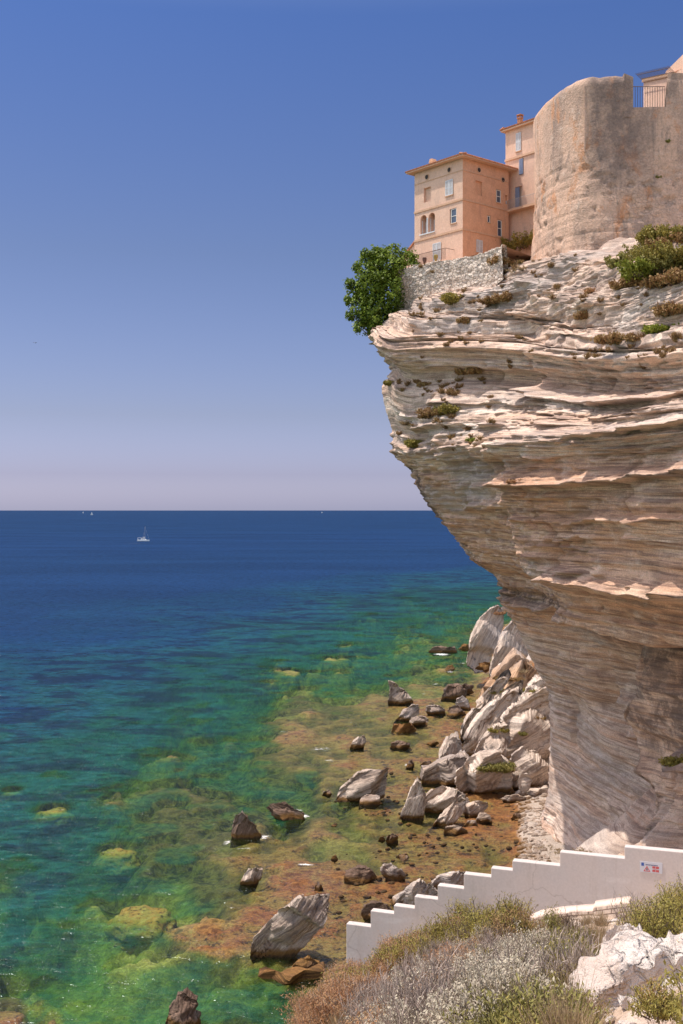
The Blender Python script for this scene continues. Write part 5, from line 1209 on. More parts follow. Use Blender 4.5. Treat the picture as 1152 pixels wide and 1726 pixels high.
# ================================================================ FOREGROUND HILL
HP = np.array([(584,31,1648),(700,30.4,1606),(800,30,1580),(900,29.4,1566),(1000,28.8,1552),(1100,28.2,1536),(1250,27.6,1520),
 (600,24,1676),(600,18,1728),(600,14,1795),(750,24,1618),(750,18,1660),(750,13,1722),(750,10,1785),(900,24.5,1566),(900,18,1618),(900,12,1680),(900,9,1742),
 (1000,24.5,1548),(1000,18,1590),(1000,12,1650),(1000,8,1735),(1100,24,1540),(1100,18,1566),(1100,12,1618),(1100,8,1705),(1100,6,1810),(1180,12,1590),(1180,8,1660),(1180,5,1820),(1400,20,1500),(1400,10,1560),(1400,5,1700),
 (560,28,1672),(540,30,1700),(500,30,1742),(470,28,1785),(400,28,1930),(540,20,1755),(500,18,1815),(560,24,1705),(430,20,2000),(300,28,2300),(300,15,2300),(600,5,2050),(900,5,1900),(1100,4,1950),(700,8,1880),(500,8,2050),(300,6,2400)], float)
def hill_gy(px, D):
    a = px/100.0; b = np.log(D)*4.0
    o = np.zeros(a.shape); w_ = np.zeros(a.shape)
    for q in HP:
        w = 1.0/((a-q[0]/100)**2+(b-np.log(q[1])*4)**2+0.05)**2.0
        o += w*q[2]; w_ += w
    return o/w_
hpx = np.concatenate([np.arange(250, 1300, 4.0), np.arange(1300, 2600, 40)])
hD = np.concatenate([np.exp(np.linspace(math.log(2.5), math.log(33), 210)), np.linspace(33.4, 62, 60)])
HX, HD = np.meshgrid(hpx, hD)
gy = hill_gy(np.minimum(HX, 1500), np.minimum(HD, 31))
hz_ = CAM_H-np.minimum(HD, 31)*(gy-860)/F
xw = (HX-576)/F*HD
hz_ = hz_-np.maximum(HD-30.8, 0)*0.9-np.maximum(HD-33, 0)*0.35
hz_ += (0.10*fbm(xw/1.1, HD/1.1, 0, 401, 4)+0.03*fbm(xw/0.25, HD/0.25, 0, 402, 3))
hz_ = np.maximum(hz_, -3)
HV = np.stack([xw, HD, hz_], -1).reshape(-1, 3); HF = grid_faces(*HX.shape)
m, t = newmat('dry_chalky_soil'); P = t.pos()
n1 = t.noise(P, 0.5, 6, 0.65); n2 = t.noise(P, 3.0, 6, 0.7); n3 = t.noise(P, 14, 4, 0.7)
c = t.mix(t.rng(n1, 0.40, 0.60), (0.40, 0.29, 0.21, 1), (0.60, 0.48, 0.39, 1))
c = t.mix(t.rng(n2, 0.52, 0.68), c, (0.68, 0.58, 0.50, 1)); c = t.mix(t.rng(n2, 0.46, 0.34), c, (0.24, 0.16, 0.10, 1))
c = t.mix(t.math('MULTIPLY', t.rng(n3, 0.55, 0.7), 0.6), c, (0.16, 0.11, 0.07, 1))
t.out(t.pbsdf(c, 0.95, t.bump(t.math('ADD', n2, t.math('MULTIPLY', n3, 0.5)), 0.9, 0.06), 0.1))
hill = tag(obj('hillside', mesh('hillside', HV, HF), m), 'dry scrubby hillside dropping toward the sea', None, None, 'structure')
hill_bvh = BVHTree.FromPolygons([Vector(v) for v in HV.tolist()], HF.tolist())
def hit_hill(px, py):
    d = Vector(((px-576)/F, 1.0, (860-py)/F)).normalized()
    loc, n, i, dist = hill_bvh.ray_cast(Vector((0, 0, CAM_H)), d, 200)
    return loc
def ground_z(x, y):
    loc, n, i, d = hill_bvh.ray_cast(Vector((x, y, 80)), Vector((0, 0, -1)), 200)
    return loc.z if loc else 20.0
# ---- stepped white wall
WLp = np.array((at(584, 1600, 31)[0], 31.0)); WRp = np.array((at(1152, 1430, 28)[0], 28.0))
wd = (WRp-WLp)/np.linalg.norm(WRp-WLp); wn = np.array((wd[1], -wd[0]))        # wn faces the camera
def on_wall(px, py):
    k = (px-576)/F
    u = (k*WLp[1]-WLp[0])/(wd[0]-k*wd[1]); D = WLp[1]+u*wd[1]
    return u, CAM_H+(860-py)/F*D
tops = [(584,1557,1562,625),(625,1535,1540,664),(664,1526,1531,699),(699,1511,1516,738),(738,1492,1498,782),(782,1473,1478,828),(828,1463,1467,864),(864,1451,1459,944),(944,1436,1447,1053),(1053,1428,1436,1152),(1152,1418,1440,1330)]
poly = []
for x0, y0, y1, x1 in tops:
    a = on_wall(x0, y0); b = on_wall(x1, y1); zt = (a[1]+b[1])/2
    poly += [(a[0], zt+0.25*(a[1]-zt)), (b[0], zt+0.25*(b[1]-zt))]
u_end = poly[-1][0]
MW = xform(WLp, wd, wn)
mb = MB()
full = [(poly[0][0], 19.5)]+poly+[(u_end, 19.5)]
mb.prism(full, -0.24, 0.0, MW)
m, t = newmat('white_wall_render'); P = t.pos()
n1 = t.noise(t.map(P, (0.6, 0.6, 2.2)), 0.7, 5, 0.6, 0.4); n2 = t.noise(P, 0.35, 4, 0.6); n3 = t.noise(P, 18, 4, 0.7); n4 = t.noise(t.map(P, (5, 5, 0.5)), 1.0, 4, 0.65)
c = t.mix(t.rng(n2, 0.38, 0.62), (0.52, 0.475, 0.455, 1), (0.56, 0.485, 0.445, 1))
c = t.mix(t.math('MULTIPLY', t.rng(n1, 0.58, 0.70), 0.6), c, (0.63, 0.59, 0.565, 1))
c = t.mix(t.math('MULTIPLY', t.rng(n4, 0.52, 0.72), 0.38), c, (0.44, 0.38, 0.335, 1))
dn_ = t.n('TexNoise'); t.set(dn_.inputs['Vector'], P); dn_.inputs['Scale'].default_value = 1.5; dn_.inputs['Detail'].default_value = 5
cr_ = t.vor(t.mix(0.5, P, dn_.outputs['Color']), 0.55, 'DISTANCE_TO_EDGE')
c = t.mix(t.math('MULTIPLY', t.rng(cr_, 0.0, 0.008, 1, 0), 0.5), c, (0.33, 0.28, 0.25, 1))
ww_ = t.noise(P, 2.2, 6, 0.7); c = t.mix(t.math('MULTIPLY', t.rng(ww_, 0.56, 0.70), 0.30), c, (0.46, 0.40, 0.36, 1))
f = t.rng(n3, 0.3, 0.7, 0.95, 1.05); c = t.mix(1.0, c, t.comb(f, f, f), 'MULTIPLY')
t.out(t.pbsdf(c, 0.85, t.bump(n3, 0.25, 0.01), 0.2)); M_WALL = m
sw = mb.build('stepped_wall', M_WALL)
bv = sw.modifiers.new('bevel', 'BEVEL'); bv.width = 0.018; bv.segments = 2; bv.limit_method = 'ANGLE'
tag(sw, 'white rendered garden wall with a stepped top descending the hillside', 'wall')
# ---- notice on the wall
sg = empty('warning_sign', (0, 0, 0)); u0, zt = on_wall(1079, 1452); u1, zb = on_wall(1117, 1473)
zt2 = on_wall(1117, 1454)[1]; zt = (zt+zt2)/2
so = np.array((*(WLp+wd*u0), zb)); sg.location = tuple(so)
tag(sg, 'white notice with blue emblem and red warning marks fixed to the stepped wall', 'sign')
inv = tuple(-so)
def flat(x0, x1, z0, z1, y0, y1): 
    mb = MB(); mb.box(u0+x0, u0+x1, y0, y1, zb+z0, zb+z1, MW); return mb
SW, SH = u1-u0, zt-zb
flat(0, SW, 0, SH, 0.002, 0.014).build('panel', plain('sign_white', (0.55, 0.545, 0.58), 0.4, 0.02, 5), sg, loc=inv)
flat(0.035, 0.10, SH-0.11, SH-0.03, 0.0145, 0.017).build('emblem', plain('sign_blue', (0.05, 0.11, 0.36), 0.4, 0.02, 5), sg, loc=inv)
mb = MB()
for k in range(9):
    mb.box(u0+0.14+k*0.034, u0+0.14+k*0.034+(0.034 if k < 8 else 0.02), 0.0145, 0.016+0.0004*(k%2), zb+SH-0.085+0.006*(k%2), zb+SH-0.062, MW)
mb.build('lettering', plain('sign_grey', (0.12, 0.13, 0.22), 0.5, 0.02, 5), sg, loc=inv)
M_RED = plain('sign_red', (0.52, 0.10, 0.10), 0.45, 0.03, 5)
cxs = u0+0.17; mb = MB()
tri = [(cxs-0.085, zb+0.025), (cxs+0.085, zb+0.025), (cxs, zb+0.165)]; tin = [(cxs-0.052, zb+0.043), (cxs+0.052, zb+0.043), (cxs, zb+0.128)]
for k in range(3):
    mb.prism([tri[k], tri[(k+1) % 3], tin[(k+1) % 3], tin[k]], 0.0145, 0.0165, MW)
tr_ = mb.build('warning_triangle', M_RED, sg, loc=inv)
mb = MB(); mb.prism([(cxs-0.008, zb+0.05), (cxs+0.012, zb+0.05), (cxs+0.014, zb+0.10), (cxs-0.012, zb+0.10)], 0.0145, 0.0165, MW); mb.build('symbol', plain('sign_black', (0.02, 0.02, 0.03), 0.5, 0.02, 5), tr_)
mb = MB()
for gx, gz in ((0.30, 0.03), (0.385, 0.03), (0.30, 0.115), (0.385, 0.115)): 
    mb.box(u0+gx, u0+gx+0.075, 0.0145, 0.0165, zb+gz, zb+gz+0.055, MW)
mb.prism([(u0+0.32, zb+0.085), (u0+0.345, zb+0.085), (u0+0.44, zb+0.115), (u0+0.42, zb+0.115)], 0.0166, 0.018, MW)
mb.build('prohibition_marks', M_RED, sg, loc=inv)
# ---- low curved stone kerb wall
kp = [(862,1580,24.3,.05),(872,1566,25.0,.14),(888,1553,25.6,.2),(910,1543,25.7,.22),(950,1537,25.6,.24),(1000,1533,25.2,.27),(1001,1528,25.15,.33),(1052,1521,24.6,.36),(1062,1520,24.5,.36)]
ku = np.linspace(0, len(kp)-1, 120); kq = np.array(kp)
kpx, kpy, kD, kh = [np.interp(ku, range(len(kp)), kq[:, k]) for k in range(4)]
top_ = np.stack([(kpx-576)/F*kD, kD, CAM_H+(860-kpy)/F*kD], -1)
wid = np.array((0.12, 0.34, 0.015))
rows = [top_-np.array((0, 0, 1))*(kh[:, None]+0.25), top_-np.array((0, 0, 0.035)), top_, top_+wid, top_+wid-np.array((0, 0, 0.6))]
jit = 0.012*fbm(ku*7, 0, 0, 410, 3)
rows[1] = rows[1]-np.array((0.2, 0.9, 0))*jit[:, None]; rows[0] = rows[0]-np.array((0.2, 0.9, 0))*jit[:, None]
kr = empty('kerb_wall', tuple(top_[60])); tag(kr, 'low curved wall of small stone blocks with a smooth mortar top beside the path', 'wall')
m, t = newmat('small_block_masonry')
P = t.pos(); ua = t.attr('along'); za = t.attr('bed')
bk = t.n('TexBrick'); t.set(bk.inputs['Vector'], t.comb(ua, za, 0.0)); bk.inputs['Scale'].default_value = 1.0
bk.inputs['Brick Width'].default_value = 0.26; bk.inputs['Row Height'].default_value = 0.105; bk.inputs['Mortar Size'].default_value = 0.014; bk.inputs['Mortar Smooth'].default_value = 0.4
bk.inputs['Color1'].default_value = (0.50, 0.40, 0.33, 1); bk.inputs['Color2'].default_value = (0.66, 0.55, 0.46, 1); bk.inputs['Mortar'].default_value = (0.22, 0.16, 0.13, 1)
n2 = t.noise(P, 9, 4, 0.7); f = t.rng(n2, 0.3, 0.7, 0.82, 1.12)
t.out(t.pbsdf(t.mix(1.0, bk.outputs[0], t.comb(f, f, f), 'MULTIPLY'), 0.95, t.bump(t.math('SUBTRACT', t.math('MULTIPLY', n2, 0.4), bk.outputs['Fac']), 0.8, 0.02), 0.1)); M_KERB = m
L_ = np.concatenate(([0], np.cumsum(np.linalg.norm(np.diff(top_[:, :2], axis=0), axis=1))))
Vk = np.concatenate(rows[:2])-top_[60]; me = mesh('block_face', Vk, grid_faces(2, 120)); attr(me, 'along', np.concatenate([L_+0.05*fbm(ku*3, 0, 0, 4, 2)]*2)); attr(me, 'bed', np.concatenate([-(kh+0.25)*1.0, -0.035*np.ones(120)])); obj('block_face', me, M_KERB, kr)
Vk = np.concatenate(rows[1:])-top_[60]; obj('mortar_top', mesh('mortar_top', Vk, grid_faces(4, 120)), stucco('pink_mortar', (0.70, 0.55, 0.46), (0.66, 0.50, 0.41), (0.52, 0.40, 0.32), 1.5, 0.3, 0.3), kr)
# ---- white rock by the path
m, t = newmat('white_chalk_rock'); P = t.pos()
n1 = t.noise(P, 1.1, 6, 0.65); n2 = t.noise(P, 5, 6, 0.72); n3 = t.noise(P, 26, 4, 0.7)
c = t.mix(t.rng(n1, 0.40, 0.62), (0.74, 0.66, 0.60, 1), (0.66, 0.54, 0.47, 1))
c = t.mix(t.math('MULTIPLY', t.rng(n2, 0.52, 0.68), 0.7), c, (0.50, 0.37, 0.29, 1)); c = t.mix(t.rng(n3, 0.64, 0.74), c, (0.40, 0.30, 0.24, 1))
dn_ = t.n('TexNoise'); t.set(dn_.inputs['Vector'], P); dn_.inputs['Scale'].default_value = 3.0; dn_.inputs['Detail'].default_value = 5
vv_ = t.mix(0.35, P, dn_.outputs['Color'])
ve_ = t.vor(vv_, 3.2, 'DISTANCE_TO_EDGE'); vc_ = t.vor(vv_, 3.2, 'F1', 0)
c = t.mix(t.math('MULTIPLY', t.rng(ve_, 0.0, 0.03, 1, 0), 0.2), c, (0.36, 0.26, 0.20, 1))
hh_ = t.math('ADD', t.math('ADD', n2, t.math('MULTIPLY', n3, 0.35)), t.math('ADD', t.math('MULTIPLY', vc_, -0.9), t.rng(ve_, 0, 0.06, 0, 0.4)))
t.out(t.pbsdf(c, 0.95, t.bump(hh_, 1.0, 0.10), 0.1)); M_CHALK = m
kw = dict(mat=M_CHALK, strata=0.9, rough=1.5, cat='rock', sink=1.5, crag=1.7)
B('white_outcrop', [(965,1820),(980,1740),(1010,1700),(1050,1670),(1100,1645),(1150,1622),(1220,1605),(1300,1640),(1310,1800),(1120,1870)], 0, 'largest bright white rock slope at the lower right corner', ang=15, thick=1.1, sub=6, seed=71, D=8.6, **kw)
B('white_rock', [(1020,1600),(1024,1580),(1040,1568),(1066,1566),(1085,1574),(1092,1592),(1088,1612),(1060,1622),(1032,1618)], 0, 'knobbly white rock block at the top of the bright rock slope', ang=10, thick=0.9, sub=6, seed=72, D=12.5, **kw)
B('white_rock', [(1016,1640),(1020,1622),(1034,1613),(1050,1618),(1052,1636),(1042,1650),(1026,1652)], 0, 'small white rock with a shaded hollow, just below the knobbly block', ang=10, thick=0.9, sub=5, seed=73, D=11.0, **kw)
B('white_rock', [(1044,1660),(1050,1634),(1070,1612),(1100,1600),(1135,1590),(1160,1600),(1150,1640),(1100,1670),(1060,1676)], 0, 'broad white rock shelf right of the small shaded rock', ang=10, thick=1.0, sub=6, seed=74, D=10.4, **kw)
B('white_rock', [(1010,1690),(1014,1670),(1030,1660),(1050,1664),(1054,1690),(1040,1712),(1016,1708)], 0, 'white rock at the left end of the bright rock slope', ang=10, thick=0.9, sub=5, seed=75, D=9.3, **kw)
B('white_ledge', [(918,1574),(940,1566),(1000,1560),(1050,1556),(1058,1568),(1030,1582),(985,1590),(940,1586)], 0, 'flat pale rock ledge lying in front of the low kerb wall', ang=3, thick=0.8, sub=6, seed=76, D=22.0, mat=M_CHALK, strata=0.5, rough=0.7, cat='rock', crag=0.5)
# ---- the bit of path with a pale stone step at the left edge of the hill
for (px, py, w_, d_, lab) in [(541,1692,0.34,0.26,'pale flat stone step on the little path at the hill edge'),(560,1686,0.32,0.1,'thin pale edging stone lying beside the stone step')]:
    p_ = hit_hill(px, py)
    if p_:
        mb = MB(); mb.box(-w_/2, w_/2, -d_/2, d_/2, -0.10, 0.05); o_ = mb.build('stone_step' if d_ > .2 else 'edging_stone', M_CHALK, None, False, tuple(p_))
        o_.rotation_euler = (0, 0, 0.5); b_ = o_.modifiers.new('bevel', 'BEVEL'); b_.width = 0.02; b_.segments = 2; tag(o_, lab, 'stone')
# ---------------------------------------------------------------- scrub
def scatter(n, region, seed):
    """random points on the hill whose picture positions fall in a polygon of photo pixels"""
    rg = np.random.default_rng(seed); reg = np.array(region, float); out = []
    lo, hi = reg.min(0), reg.max(0)
    tries = 0
    while len(out) < n and tries < n*60:
        tries += 1
        p = lo+(hi-lo)*rg.random(2); inside = False; j = len(reg)-1
        for i in range(len(reg)):
            if (reg[i, 1] > p[1]) != (reg[j, 1] > p[1]) and p[0] < (reg[j, 0]-reg[i, 0])*(p[1]-reg[i, 1])/(reg[j, 1]-reg[i, 1])+reg[i, 0]: inside = not inside
            j = i
        if not inside: continue
        loc = hit_hill(*p)
        if loc is None or loc.y > 30.6: continue
        out.append(np.array(loc))
    return out
def cover(name, label, items, mats):
    h = Heap(); rg = np.random.default_rng(len(label))
    for (kind, pts, H, W_, dens, leaf) in items:
        for p in pts:
            h.put(proto(kind, int(rg.integers(0, 5)), H, W_, dens, leaf), p-np.array((0, 0, 0.03)), rg.uniform(0.65, 1.2), rg.uniform(0, 6.28), (0.12*rg.normal(), 0.12*rg.normal()))
    for i, o in enumerate(h.build(name, mats)): tag(o, label, None, None, 'stuff')
tw = [(620,1700),(680,1650),(760,1605),(850,1580),(880,1610),(820,1660),(760,1720),(740,1790),(560,1790)]
hr = [(545,1700),(570,1660),(600,1640),(660,1612),(720,1592),(770,1570),(800,1585),(720,1620),(660,1650),(620,1690),(590,1726),(480,1760),(500,1720)]
cover('russet_heath', 'russet brown heath along the left edge of the hill', [('heath', scatter(110, hr, 1), 0.62, 0.38, 0.8, 1.0), ('heath', scatter(30, tw, 21), 0.5, 0.3, 0.6, 0.9)], {'foliage': LM['russet'], 'stems': LM['stem']})
cover('brown_heath', 'brown and olive heath on the hill crest under the stepped wall', [('heath', scatter(60, [(560,1668),(640,1622),(720,1592),(860,1560),(870,1590),(760,1610),(640,1660),(560,1700)], 2), 0.6, 0.36, 0.8, 1.0), ('heath', scatter(26, [(700,1790),(740,1690),(790,1630),(900,1590),(1010,1600),(1000,1700),(930,1790)], 22), 0.42, 0.28, 0.7, 0.8)], {'foliage': LM['olive'], 'stems': LM['dark']})
tw = [(620,1700),(680,1650),(760,1605),(850,1580),(880,1610),(820,1660),(760,1720),(740,1790),(560,1790)]
cover('dead_scrub', 'bare grey twigs of dead scrub across the middle of the slope', [('twig', scatter(75, tw, 3), 0.60, 0.36, 1.0, 1.0), ('twig', scatter(22, [(880,1610),(980,1600),(1000,1650),(960,1720),(880,1760),(820,1700)], 4), 0.5, 0.36, 0.9, 0.9)], {'stems': LM['stem']})
cover('everlasting_scrub', 'cream and grey everlasting scrub covering the centre of the slope', [('everlasting', scatter(150, [(640,1790),(700,1700),(770,1630),(840,1595),(900,1600),(930,1650),(900,1720),(860,1790)], 5), 0.42, 0.34, 0.9, 1.1)], {'foliage': LM['cream'], 'stems': LM['stem']})
cover('green_scrub', 'yellow green low scrub right of the everlasting plants', [('green', scatter(62, [(850,1790),(880,1700),(910,1630),(950,1590),(985,1600),(970,1680),(930,1790)], 6), 0.34, 0.26, 0.9, 0.9), ('green', scatter(16, [(690,1790),(720,1722),(780,1722),(790,1790)], 7), 0.3, 0.25, 0.9, 0.9)], {'foliage': LM['green'], 'stems': LM['dark']})
cover('dry_grass', 'straw coloured dry grass between the shrubs', [('grass', scatter(60, [(700,1790),(760,1640),(1000,1580),(1010,1700),(980,1790)], 23), 0.5, 0.14, 0.25, 0.8), ('grass', scatter(150, [(520,1726),(580,1650),(700,1600),(860,1560),(1060,1545),(1060,1600),(1000,1640),(980,1790),(540,1790)], 8), 0.34, 0.2, 0.7, 1.0)], {'blades': LM['straw']})
rgo = np.random.default_rng(61); ring = [np.array((x_, y_, ground_z(x_, y_))) for x_, y_ in [(rgo.uniform(0.31, 1.0)*y0_, y0_) for y0_ in rgo.uniform(5, 27, 120)]]
cover('hill_scrub', 'mixed dry scrub on the hillside beside the path', [('heath', ring[:60], 0.5, 0.34, 0.7, 1.0), ('green', ring[60:], 0.45, 0.3, 0.7, 1.0)], {'foliage': LM['olive'], 'stems': LM['stem']})
def hill_shrub(px, py, kind, mat, label, H, W_, n=1, dens=1.0, leaf=1.0, spread=0.2, seed=0, name='shrub', stemmat='dark'):
    p = hit_hill(px, py)
    if p is None: return
    return shrub(name, p-Vector((0, 0, 0.05)), kind, mat, label, H, W_, n, dens, leaf, spread, 'shrub', None, seed, (0, 0), stemmat)
for px, py, w_, mat, lab in [(765,1592,3,'olive','olive heath bush at the left of the row below the middle of the stepped wall'),(800,1585,3,'green','greenest rounded bush in the row under the stepped wall'),(835,1580,3,'olive','olive bush whose top touches the stepped wall left of the kerb wall'),(858,1590,2,'heath','brown dying bush at the left end of the kerb wall')]:
    hill_shrub(px, py, 'heath', mat, lab, 0.85, 0.5, w_, 1.0, 1.4, 0.35, px)
hill_shrub(930,1660,'green','bright','bright green broom shrub in the centre of the slope',0.5,0.22,2,1.0,0.9,0.14,31)
hill_shrub(905,1712,'green','green','yellow green shrub low in the middle of the slope',0.4,0.28,2,1.0,0.9,0.15,32)
hill_shrub(990,1650,'green','green','olive green shrub leaning over the white rocks from the left',0.38,0.26,2,0.9,0.9,0.16,33)
hill_shrub(835,1715,'green','bright','small bright green plant at the lower middle edge',0.36,0.2,2,1.0,0.9,0.1,34)
hill_shrub(935,1575,'green','green','spindly green shoots in front of the pale rock ledge',0.7,0.2,1,0.5,1.0,0.1,35)
hill_shrub(965,1575,'twig','olive','thorny bare bush in front of the pale rock ledge',0.6,0.3,1,1.2,1.0,0.15,36,'bare_bush')
hill_shrub(800,1620,'everlasting','cream','pale silver cushion bush near the top of the slope',0.45,0.36,3,1.2,1.1,0.22,37)
hill_shrub(1125,1600,'green','redgreen','tall red tipped yellow green shrub in front of the sign',0.85,0.42,5,1.0,1.0,0.26,38)
hill_shrub(1165,1560,'green','redgreen','dense yellow green shrub at the right edge beside the sign',0.7,0.42,4,1.0,1.0,0.26,39)
hill_shrub(1085,1580,'twig','green','leafless grey bush between the kerb wall and the red tipped shrub',0.75,0.42,2,0.7,0.8,0.2,40,'bare_bush','stem')
hill_shrub(1050,1500,'grass','straw','thin dry grass stalks rising before the stepped wall',0.9,0.4,1,0.12,1.0,0.2,41,'grass_tuft')
hill_shrub(1165,1735,'green','redgreen','yellow green shrub with red shoots in the bottom right corner',0.30,0.18,2,1.0,0.8,0.14,42)
hill_shrub(1105,1740,'twig','green','grey twiggy bush over the white rock at the bottom right',0.26,0.2,1,0.4,0.5,0.10,43,'bare_bush','stem')
hill_shrub(990,1740,'twig','green','grey brittle bush at the lower left of the white rock slope',0.26,0.2,2,0.6,0.5,0.12,44,'bare_bush','stem')
hill_shrub(1040,1530,'everlasting','cream','small silver green cushion on top of the kerb wall end',0.3,0.26,2,1.0,1.0,0.15,45)
# loose white stones
for k, (px, py, r_) in enumerate([(1000,1705,14),(1022,1728,16),(970,1690,9),(1070,1700,18),(1010,1600,9),(1100,1650,16),(985,1660,8),(1060,1740,16)]):
    loc = hit_hill(px, py)
    if loc is None: continue
    D_ = loc.y; w_ = r_/F*D_
    B('white_stone', [(px+r_*math.cos(a)*1.25, py-r_*0.3+r_*0.8*math.sin(a)) for a in np.linspace(0, 2*math.pi, 9, endpoint=False)], 0, ['white stone at the left foot of the bright rock slope, near the bottom edge','squat white stone on the bottom edge below the bright rock slope','small white stone among the green scrub left of the rock slope','wide white stone in the middle of the bright rock slope','small white stone above the shaded hollow rock','white stone near the right shrub on the bright rock slope','smallest white stone left of the rock slope','white stone at the bottom edge right of the squat one'][k], mat=M_CHALK, ang=15, thick=0.9, sub=4, seed=80+k, D=D_, cat='stone', strata=0.3, rough=1.4, crag=1.2)
# ================================================================ PLANTS ON THE CLIFF, FIG TREE
bpy.context.view_layer.update()
_dg = bpy.context.evaluated_depsgraph_get()
def hit(px, py):
    d = Vector(((px-576)/F, 1.0, (860-py)/F)).normalized()
    ok, loc, n, i, ob, mt = SC.ray_cast(_dg, Vector((0, 0, CAM_H))+d*34, d)
    return (loc, n) if ok else (None, None)
def cliff_bush(px, py, mat, label, size=1.0, n=3, kind='round', name='cliff_bush', leaf=3.0, spread=0.5, flat=1.0, stemmat='dark'):
    loc, nn = hit(px, py)
    if loc is None: return
    loc = loc+Vector((0.25, 0.35, -0.35*size))
    return shrub(name, loc, kind, mat, label, size*flat, size*0.75, n, 0.8, leaf, spread*size, 'shrub', None, px, (-0.15, -0.1), stemmat)
CB = [(866,418,'olive','dark olive bush on the rocks between the tall house and bastion foot',2.0,4,1.0),(852,440,'heath','brown bush below the dark olive bush beside the bastion foot',1.1,3,.8),
 (1075,465,'bright','bright green bush at the right foot of the bastion',1.7,5,.8),(1110,455,'green','yellow green bush right of the bright green bush under the bastion',1.8,5,.9),(1140,440,'olive','tallest olive bush against the bastion at the right edge',2.2,6,1.1),(1145,408,'heath','brown bush against the bastion wall at the right edge',1.5,4,1.0),
 (1060,480,'heath','brown bush on the left side of the bright green bush',1.2,3,.7),(1092,425,'green','yellow green bush high against the bastion foot',1.9,5,1.0),(1122,405,'olive','olive bush highest of the row against the bastion',1.9,5,1.0),(1060,445,'green','leafy yellow bush where the bastion meets the rock ledge',1.5,4,.9),(1148,470,'heath','brown thicket under the olive bushes at the right edge',1.8,6,.7),(1016,440,'bright','small bright green bush on the ledge under the bastion middle',0.7,2,.7),
 (1125,552,'bright','green bush on the upper ledge at the right edge',1.2,4,.6),(1085,562,'straw','straw coloured bush left of the green ledge bush',1.2,3,.8),(1050,570,'heath','dark brown bush on the ledge left of the straw coloured bush',1.3,4,.6),(1140,520,'heath','brown bush above the green ledge bush at the right edge',1.2,4,.7),
 (985,530,'heath','brown bush alone on the pale slope below the bastion',1.1,3,.7),(1000,492,'russet','small russet bush on the pale slope near the bastion middle',0.7,2,.7),
 (830,505,'heath','brown bush on the slope right of the rubble wall foot',1.2,4,.6),(872,452,'straw','dry straw bush on the slope below the brown bush',1.3,4,.6),(765,505,'olive','olive brown bush at the right foot of the rubble wall',1.1,3,.8),(780,540,'heath','brown bush below the foot of the rubble wall',1.0,3,.8),
 (790,622,'heath','brown tussock under the big upper overhang',1.3,4,.6),(800,740,'bright','yellow green bush on the narrow ledge in the middle of the cliff nose',1.1,4,.5),(735,692,'heath','brown tussock on the grassy ledge of the cliff nose',1.3,5,.6),(760,690,'olive','olive tussock right of the brown one on the grassy ledge',1.1,4,.6),
 (700,748,'olive','small olive bush near the cliff nose edge',0.8,3,.8),(690,712,'straw','straw tuft at the left end of the grassy ledge',0.8,3,.6),(885,808,'russet','russet dry tuft on the long pale ledge of the cliff face',1.0,4,.4),(720,648,'heath','small brown tuft above the grassy ledge',0.7,2,.7),(660,645,'olive','small olive tuft at the very edge of the cliff nose',0.6,2,.7),
 (826,1292,'green','green bush on top of the big rounded cream boulder',1.7,6,.6),(848,1300,'heath','brown tussock right of the green bush on the rounded boulder',1.2,3,.6),(800,1300,'straw','dry tuft at the left of the rounded boulder top',0.9,2,.6),
 (862,1140,'heath','brown grass on the back of the highest slumped rock',1.8,5,.4),(846,1165,'olive','olive tuft on the sloping back of the slumped rocks',1.3,4,.5),(900,1165,'olive','olive tuft where the slump meets the cliff',1.4,4,.5),(880,1128,'straw','straw grass at the top of the slump beside the cliff',1.5,4,.4),(838,1230,'olive','small olive bush between the slumped slabs',1.0,3,.6),(905,1210,'heath','brown tuft on the massive slumped block',1.0,3,.6),(880,1235,'green','thin green tuft on the massive slumped block',0.9,2,.6),(842,1032,'russet','russet dry plants on the summit of the huge white block',1.2,3,.5),
 (1138,1285,'olive','olive bush on the sunlit shoulder at the right edge of the lower cliff',1.2,3,.8),(930,1428,'straw','dry straw bushes at the cliff foot above the stepped wall',1.5,5,.5),(1000,1436,'straw','straw tussock at the cliff foot near the tallest step of the wall',1.1,4,.5)]
for px, py, mat, lab, sz, n, fl in CB:
    cliff_bush(px, py, mat, lab, sz, n, 'round' if mat not in ('straw',) else 'heath', 'cliff_bush' if mat != 'straw' else 'grass_tuft', 3.0, 0.55, fl)
for px, py, lab in ((1104,298,'tiny green weed rooted in the bastion wall'),(1126,238,'uppermost tiny weed in a crack of the bastion wall'),(1117,300,'tiny yellow weed right of the green one in the bastion wall')):
    cliff_bush(px, py, 'green', lab, 0.32, 2, 'round', 'wall_weed', 2.0, 0.5, 0.7)
# grass that grows everywhere on the upper ledges
h = Heap(); rg = np.random.default_rng(5); k = 0
for _ in range(900):
    if rg.random() < 0.75: px, py = rg.uniform(690, 1152), rg.uniform(430, 620)
    else: px, py = rg.uniform(670, 830), rg.uniform(620, 760)
    loc, nn = hit(px, py)
    if loc is None or nn.z < 0.35 or loc.y > 118+6 or vn(px/40, py/25, 0, 501) < 0.0: continue
    h.put(proto('heath', int(rg.integers(0, 5)), 0.5, 0.35, 0.35, 2.2), np.array(loc)-np.array((0, 0, 0.12)), rg.uniform(0.5, 1.3), rg.uniform(0, 6.28)); k += 1
for o in h.build('dry_ledge_grass', {'foliage': LM['heath'], 'stems': LM['dark']}): tag(o, 'dry brown grass growing along the upper ledges of the cliff', None, None, 'stuff')
